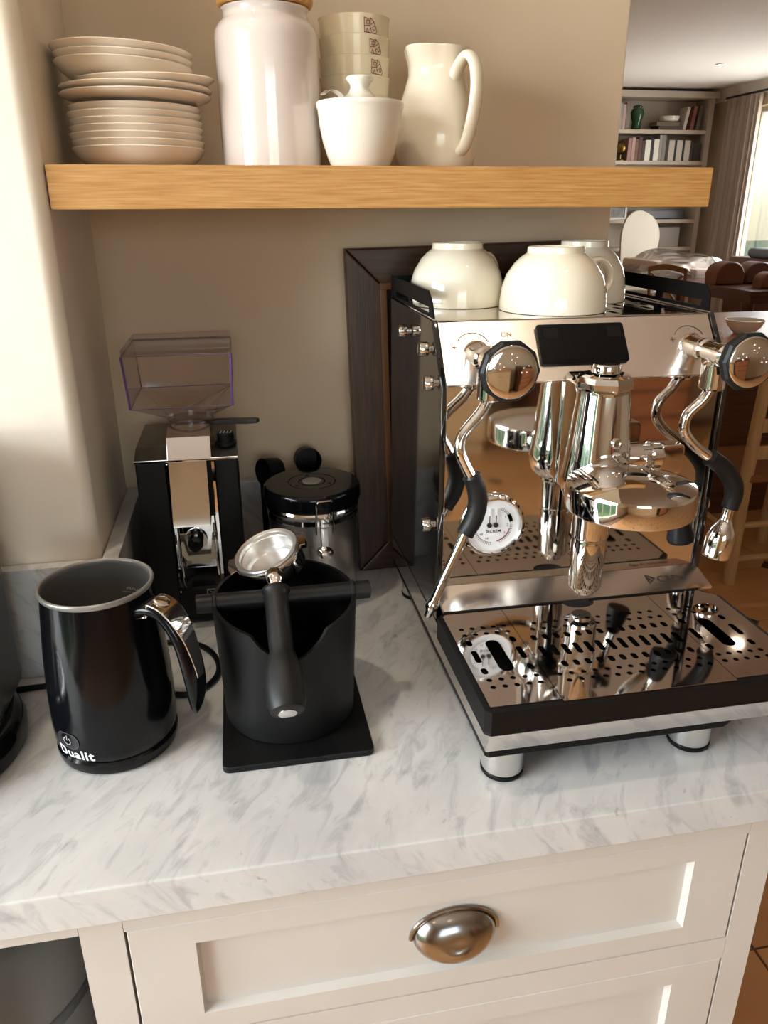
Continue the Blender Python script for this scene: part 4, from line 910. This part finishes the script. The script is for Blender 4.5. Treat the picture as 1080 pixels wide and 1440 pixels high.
for k, (w_, h, c) in enumerate(row):
    kind = 'pale' if sum(c) > 550 else ('reddish' if c[0]-c[2] > 30 else ('grey' if sum(c) > 360 else 'dark')); w_ *= .875
    book(X_, X_+w_-.004, LEV[1], h, c, '%s book spine, %s from the brass globe on its shelf' % (kind, ORD[k]), G2_); X_ += w_
def flat(x0, x1, z, h, col, lab, name='book', y=BY0+.03, d=.22):
    bm = B(); box(bm, x0, x1, y, y+d, z, z+.004); box(bm, x0+.004, x1-.004, y+.003, y+d-.004, z+.0045, z+h-.0045); box(bm, x0, x1, y, y+d, z+h-.004, z+h)
    single(name, bm, mat('cloth_%d_%d_%d' % col, S(*col), .6), lab, 'book', ((x0+x1)/2, y+d/2, z), G1, 0)
flat(5.60, 5.93, LEV[0]+.001, .05, (70, 56, 46), 'dark book lying flat at the bottom of the pile on the top shelf')
flat(5.57, 5.90, LEV[0]+.052, .045, (110, 94, 78), 'brown book lying flat on the dark one on the top shelf')
M = Matrix.Translation(V(5.80, BY0+.15, LEV[0]+.098))
single('white_dish', mk(lathe, [(0, 0), (.09, 0), (.12, .02), (.135, .07), (.128, .072), (.11, .025), (0, .012)], M, 32), WHITECER, 'pale oval dish on the pile of books', 'dish', (5.80, BY0+.15, LEV[0]+.098))
x = bx_(911); t = thing('green_jar', 'dark green glass jar on the top bookcase shelf', 'jar', (x, BY0+.13, LEV[0]+.001)); M = Matrix.Translation(V(x, BY0+.13, LEV[0]+.001))
part('body', mk(lathe, [(0, 0), (.045, 0), (.06, .02), (.052, .09), (.075, .14), (.085, .20), (.07, .25), (0, .26)], M, 28), mat('green_glaze', S(34, 70, 44), .15), t)
part('lid', mk(lathe, [(0, .261), (.06, .261), (.062, .28), (.03, .295), (0, .297)], M, 28), mat('green_glaze', S(34, 70, 44), .15), t)
x = 5.115; t = thing('brass_globe', 'small brass globe on the second bookcase shelf', 'ornament', (x, BY0+.06, LEV[1]+.001)); M = Matrix.Translation(V(x, BY0+.06, LEV[1]+.001))
BR = mat('dull_brass', S(120, 96, 50), .3, 1.0)
part('stand', mk(lathe, [(0, 0), (.05, 0), (.05, .01), (.012, .02), (.012, .075), (0, .075)], M, 24), BR, t)
part('globe', mk(lathe, [(.075*math.cos(math.radians(a)) if abs(a) < 90 else 0, .15+.075*math.sin(math.radians(a))) for a in range(-90, 91, 15)], M, 28), BR, t, 60)
# lower shelf things seen below the oak shelf
def framed(x0, x1, z0, h, lab):
    t = thing('photo_frame', lab, 'photo frame', ((x0+x1)/2, BY0+.2, z0))
    for a, b, c, d in ((x0, x0+.025, z0, z0+h), (x1-.025, x1, z0, z0+h), (x0+.0252, x1-.0252, z0, z0+.025), (x0+.0252, x1-.0252, z0+h-.025, z0+h)): part('frame_side', mk(box, a, b, BY0+.19, BY0+.21, c, d), WHITEPL, t)
    part('print', mk(box, x0+.025, x1-.025, BY0+.20, BY0+.208, z0+.025, z0+h-.025), mat('photo_print', S(120, 116, 112), .3, var=(S(60, 56, 52), 9, ONE)), t)
framed(5.04, 5.36, LEV[3]+.001, .33, 'white framed photo on the lower bookcase shelf')
bm = B(); box(bm, 5.76, 6.10, BY0+.04, BY0+.28, LEV[4]+.001, LEV[4]+.26, .01); single('storage_box', bm, mat('grey_card', S(150, 140, 132), .7), 'grey storage box on the lower bookcase shelf', 'box', (5.93, BY0+.16, LEV[4]+.001))
bm = B(); box(bm, 5.50, 6.15, BY0+.05, BY0+.30, LEV[3]+.001, LEV[3]+.12, .02); single('record_player', bm, DKGREYPL, 'low black hi-fi unit on the lower bookcase shelf', 'hi-fi', (5.8, BY0+.17, LEV[3]+.001))
# curtain
t = thing('curtain', 'long taupe linen curtain beside the dining room window', 'curtain', (6.46, 9.82, FLOOR))
bm = B(); n = 60; rows = []
for k in range(n+1):
    y = 9.50+.62*k/n; f = .045*math.sin(k*1.05)+.015*math.sin(k*.37); rows.append((y, 6.44+f))
prev = None
for th in (0, 1):
    pass
A = [[bm.verts.new((xx+th*.006, yy, z)) for (yy, xx) in rows] for th in (0, 1) for z in (-.88, .4, 1.86)]
for L in ((0, 1), (1, 2), (3, 4), (4, 5)):
    for k in range(n): bm.faces.new((A[L[0]][k], A[L[0]][k+1], A[L[1]][k+1], A[L[1]][k]))
part('drape', bm, CURTAIN, t, 80)
part('curtain_pole', mk(tube, [(6.44, 6.7, 1.88), (6.44, 10.2, 1.88)], .014, 12), DKGREYPL, t)
# dining table with covered things
t = thing('dining_table', 'long walnut dining table in the far room', 'table', (5.25, 8.1, FLOOR))
part('table_top', mk(box, 4.68, 5.80, 6.60, 9.60, -.195, -.15, .008), WALNUT, t)
part('apron', mk(box, 4.78, 5.70, 6.72, 9.48, -.28, -.1955), WALNUT, t)
for xx, yy in ((4.82, 6.8), (5.66, 6.8), (4.82, 9.4), (5.66, 9.4)):
    part('leg', mk(lathe, [(0, 0), (.04, 0), (.035, .1), (.06, .25), (.045, .45), (.06, .60), (.06, .62), (0, .62)], Matrix.Translation(V(xx, yy, FLOOR)), 20), WALNUT, t)
t = thing('plastic_sheet', 'crumpled clear plastic dust sheet heaped over the dining table', 'plastic sheet', (5.2, 8.8, -.15))
bm = B(); nu, nv = 60, 70; G = []
rs = random.Random(3); ph = [(rs.uniform(4, 15), rs.uniform(4, 15), rs.uniform(0, 6)) for _ in range(9)]
def hgt(u, v):
    e = min(1, 5*min(u, 1-u))*min(1, 5*min(v, 1-v)); base = .20*math.exp(-((u-.35)/.35)**2-((v-.62)/.35)**2)+.12*math.exp(-((u-.6)/.25)**2-((v-.25)/.2)**2)
    s = sum(math.sin(a*u*3+b*v*3+c)*.5 for a, b, c in ph)/9
    return e*(base+.05+.07*abs(s))
for i in range(nu+1):
    G.append([bm.verts.new((4.70+1.05*i/nu, 7.95+1.60*j/nv, -.148+hgt(i/nu, j/nv))) for j in range(nv+1)])
for i in range(nu):
    for j in range(nv): bm.faces.new((G[i][j], G[i+1][j], G[i+1][j+1], G[i][j+1]))
part('film', bm, FILM, t, 80)
bm = B(); box(bm, 4.80, 5.45, 8.55, 9.40, -.149, .00, .04); part('covered_bundle', bm, mat('pale_cloth', S(196, 178, 168), .8), t)
bm = B(); box(bm, 5.00, 5.60, 8.05, 8.45, -.149, -.06, .03); part('covered_bundle', bm, mat('pale_cloth', S(196, 178, 168), .8), t)
def roundbox(x, y, w_, h, d, col, lab):
    bm = B(); pts = [(-w_/2, 0), (w_/2, 0)]+[(w_/2*math.cos(math.radians(a))**1, h*.45+h*.55*math.sin(math.radians(a))) for a in range(0, 181, 15)]
    prism(bm, pts, lambda u, v, w: V(x+u, y+w, -.149+v), -d/2, d/2, .02); single('bread_bin', bm, mat('box_%d' % col[0], S(*col), .45), lab, 'box', (x, y, -.149), None, 50)
roundbox(4.86, 7.30, .30, .22, .22, (112, 62, 38), 'round topped brown wooden box next to the plastic sheet')
roundbox(5.22, 7.35, .32, .21, .22, (98, 54, 34), 'round topped dark brown box farther along the dining table')
roundbox(5.02, 6.86, .19, .145, .16, (128, 84, 60), 'small tan box near the end of the dining table')
def crossback(x, y, rz, lab):
    t = thing('cross_back_chair', lab, 'chair', (x, y, FLOOR), 'cross back dining chairs'); h = .93; w_ = .42
    R_ = Matrix.Translation(V(x, y, FLOOR)) @ Matrix.Rotation(rz, 4, 'Z')
    def tb(nm, pts, r): part(nm, mk(tube, [R_ @ Vector(p) for p in pts], r, 10), CHAIRWOOD, t, 60)
    for s in (-1, 1):
        tb('back_post', spline([(s*.19, 0, 0), (s*.195, .01, .45), (s*.205, -.03, .90)], 5), .018); tb('leg', [(s*.20, .40, 0), (s*.19, .39, .44)], .018)
        tb('cross_brace', spline([(s*.18, .008, .50), (0, -.01, .70), (-s*.18, -.025, .84)], 5), .011)
        tb('side_stretcher', [(s*.192, .02, .22), (s*.192, .38, .22)], .010)
    bm = B(); pts = [R_ @ Vector(p) for p in spline([(-.215, -.03, .88), (0, -.06, .915), (.215, -.03, .88)], 6)]; sweep(bm, pts, rrect(.055, .022, .008, 3), (0, 0, 1)); part('top_rail', bm, CHAIRWOOD, t, 60)
    bm = B(); prism(bm, [(a, b+.20) for a, b in rrect(.43, .42, .06, 4)], lambda u, v, w: R_ @ V(u, v, w), .445, .475, .006); part('seat', bm, CHAIRWOOD, t)
crossback(4.36, 7.50, math.radians(-62), 'wooden cross back chair facing the dining table beside the round topped boxes')
crossback(4.22, 8.72, math.radians(-60), 'wooden cross back chair facing the dining table beside the heaped plastic')
t = thing('high_back_chair', 'white moulded chair with a tall rounded back', 'chair', (5.28, 9.93, FLOOR))
WH = mat('white_shell', S(176, 166, 150), .5)
bm = B(); pts = [(-.20, .40), (.20, .40)]+[(.27*math.cos(math.radians(a)), 1.10+.34*math.sin(math.radians(a))) for a in range(-10, 191, 10)]
prism(bm, pts, lambda u, v, w: V(5.28+u, 9.98+w+.10*(u/.27)**2*-1, FLOOR+v), 0, .045, .015); part('back_shell', bm, WH, t, 60)
bm = B(); prism(bm, [(a, b) for a, b in rrect(.48, .34, .1, 5)], lambda u, v, w: V(5.28+u, 9.83+v, FLOOR+w), .42, .46, .01); part('seat', bm, WH, t)
for sx, sy in ((-1, -1), (1, -1), (-1, 1), (1, 1)): part('leg', mk(tube, [(5.28+sx*.16, 9.83+sy*.12, FLOOR+.42), (5.28+sx*.21, 9.83+sy*.15, FLOOR)], .012, 8), WH, t)
# side chest with cushion by the window
bm = B(); box(bm, 5.95, 6.40, 7.9, 8.9, FLOOR, .02, .02); single('window_chest', bm, mat('brown_chest', S(88, 54, 34), .45), 'brown wooden chest under the dining room window', 'chest', (6.17, 8.4, FLOOR))
bm = B(); box(bm, 5.96, 6.38, 8.0, 8.6, .021, .13, .05, 4); single('grey_cushion', bm, mat('grey_cushion', S(92, 96, 100), .8), 'grey cushion on the wooden chest by the window', 'cushion', (6.17, 8.3, .021), None, 60)
# island with bowl
t = thing('kitchen_island', 'kitchen island with a reddish wood top and dark panelled base', 'island', (2.75, 3.6, FLOOR))
part('top', mk(box, 2.02, 3.60, 3.03, 4.18, -.04, 0, .004), CHERRY, t)
part('base', mk(box, 2.20, 3.45, 3.32, 4.10, FLOOR, -.0405), WALNUT, t)
for k in range(3): part('panel', mk(box, 2.24+.40*k, 2.60+.40*k, 3.305, 3.3195, FLOOR+.12, -.10, .004), WALNUT, t)
x, y = 2.425, 3.42; M = Matrix.Translation(V(x, y, .001))
single('serving_bowl', mk(lathe, [(0, 0), (.045, 0), (.05, .006), (.078, .035), (.090, .062), (.093, .066), (.088, .066), (.074, .038), (.045, .010), (0, .008)], M, 40), CREAMCER, 'small cream bowl standing on the wooden island', 'bowl', (x, y, .001))
# ladder-back chair at the island
t = thing('ladder_back_chair', 'pale wood ladder back chair pulled up to the island', 'chair', (2.16, 2.78, FLOOR))
for xx in (1.975, 2.365):
    part('back_post', mk(lambda bm: tube(bm, [(xx-.02, 2.585, FLOOR), (xx-.012, 2.60, -.45), (xx-.022, 2.57, -.03)], [.024, .026, .022], 14)), PALEWOOD, t)
    part('leg', mk(lambda bm: tube(bm, [(xx, 2.95, FLOOR), (xx, 2.93, -.452)], [.022, .025], 14)), PALEWOOD, t)
    part('side_stretcher', mk(tube, [(xx-.015, 2.60, -.68), (xx, 2.94, -.68)], .012, 10), PALEWOOD, t)
for z in (-.11, -.22, -.33): part('ladder_slat', mk(lambda bm: sweep(bm, spline([(1.97, 2.585, z), (2.16, 2.560, z+.01), (2.345, 2.585, z)], 5), rrect(.055, .014, .005, 3), (0, 0, 1))), PALEWOOD, t, 50)
for z in (-.64, -.79): part('back_stretcher', mk(tube, [(1.965, 2.592, z), (2.35, 2.592, z)], .014, 10), PALEWOOD, t)
bm = B(); prism(bm, [(a+2.165, b+2.77) for a, b in rrect(.44, .40, .03, 4)], lambda u, v, w: V(u, v, w), -.451, -.42, .006); part('seat', bm, CHAIRWOOD, t)

# ================================================================== KITCHEN BEHIND THE VIEWER (seen mirrored in the polished steel)
HONEY = mat('honey_paint', S(204, 172, 128), 0.5)
def base_unit(x0, lab):
    t = thing('base_cabinet', lab, 'cabinet', (x0+.4, -3.05, FLOOR), 'base cabinets under the garden window')
    part('carcass', mk(box, x0, x0+.80, -3.37, -2.83, FLOOR+.1, -.045), HONEY, t); part('plinth', mk(box, x0+.001, x0+.799, -3.3, -2.88, FLOOR, FLOOR+.099), HONEY, t)
    for k in range(2):
        a = x0+.005+.3975*k; bm = shaker(-a-.3925, -a, FLOOR+.11, -.055, -a-.3925+.06, -a-.06, FLOOR+.18, -.125, 0); bm.transform(Matrix.Rotation(PI, 4, 'Z')); bm.transform(Matrix.Translation(V(0, -2.8055, 0)))
        dr = part('door', bm, HONEY, t, 20)
        part('door_knob', mk(lathe, [(0, 0), (.006, 0), (.006, .014), (.014, .02), (.012, .03), (0, .032)], axis_m((a+(.35 if k == 0 else .04), -2.8050, -.20), (0, 1, 0)), 16), NICKEL, dr)
for i, x0 in enumerate((-1.7, -.9, -.1, .7)): base_unit(x0, '%s honey painted base cabinet counted from the wooden chest of drawers' % ('fourth', 'third', 'second', 'first')[i])
bm = B(); box(bm, -1.72, 1.52, -3.37, -2.78, -.0448, -.005, .003); single('oak_worktop', bm, OAK, 'oak worktop over the honey cabinets under the garden window', 'worktop', (-.1, -3.07, -.0448))
t = thing('wooden_chest_of_drawers', 'brown wooden chest of drawers at the end of the cabinets', 'chest of drawers', (2.3, -2.9, FLOOR))
part('carcass', mk(box, 1.85, 2.85, -3.35, -2.75, FLOOR, .05), WALNUT, t)
for k in range(5):
    d = part('drawer', mk(box, 1.88, 2.82, -2.7495, -2.735, FLOOR+.05+.175*k, FLOOR+.205+.175*k, .003), CHERRY, t)
    part('drawer_knob', mk(lathe, [(0, 0), (.008, 0), (.008, .012), (.018, .02), (0, .03)], axis_m((2.35, -2.7348, FLOOR+.13+.175*k), (0, 1, 0)), 16), NICKEL, d)
# recessed ceiling lights
EM_ = emit('lamp_glow', (1.0, .86, .66, 1), 12.0)
def downlight(x, y, power, lab):
    t = thing('recessed_downlight', lab, 'ceiling light', (x, y, CEIL), 'recessed ceiling lights'); M = Matrix.Translation(V(x, y, CEIL))
    part('trim_ring', mk(lathe, [(.036, -.001), (.046, -.001), (.046, -.006), (.036, -.010), (.036, -.001)], M, 32), WHITEPL, t)
    part('lamp_face', mk(lathe, [(0, -.0040), (.0355, -.0040), (.0355, -.0015), (0, -.0015)], M, 24), EM_, t)
    l = bpy.data.lights.new('downlight_beam', 'SPOT'); l.energy = power; l.color = (1.0, .84, .64); l.spot_size = math.radians(95); l.spot_blend = .6; l.shadow_soft_size = .04
    o = bpy.data.objects.new('downlight_beam', l); COL.objects.link(o); o.location = (0, 0, -.02); o.parent = t
for x, y, pw, w_ in ((-.50, .52, 29, 'above the black appliance at the column'), (.75, .05, 7, 'in front of the espresso machine'), (-1.3, -.6, 9, 'beside the glazed side doors'), (.1, -1.3, 10, 'in the middle of the kitchen floor'), (1.9, -.9, 12, 'before the wooden chest of drawers'), (2.7, 3.4, 16, 'over the kitchen island')): downlight(x, y, pw, 'small recessed ceiling downlight '+w_)
downlight(5.3, 8.6, 14, 'small round recessed downlight in the dining room ceiling')
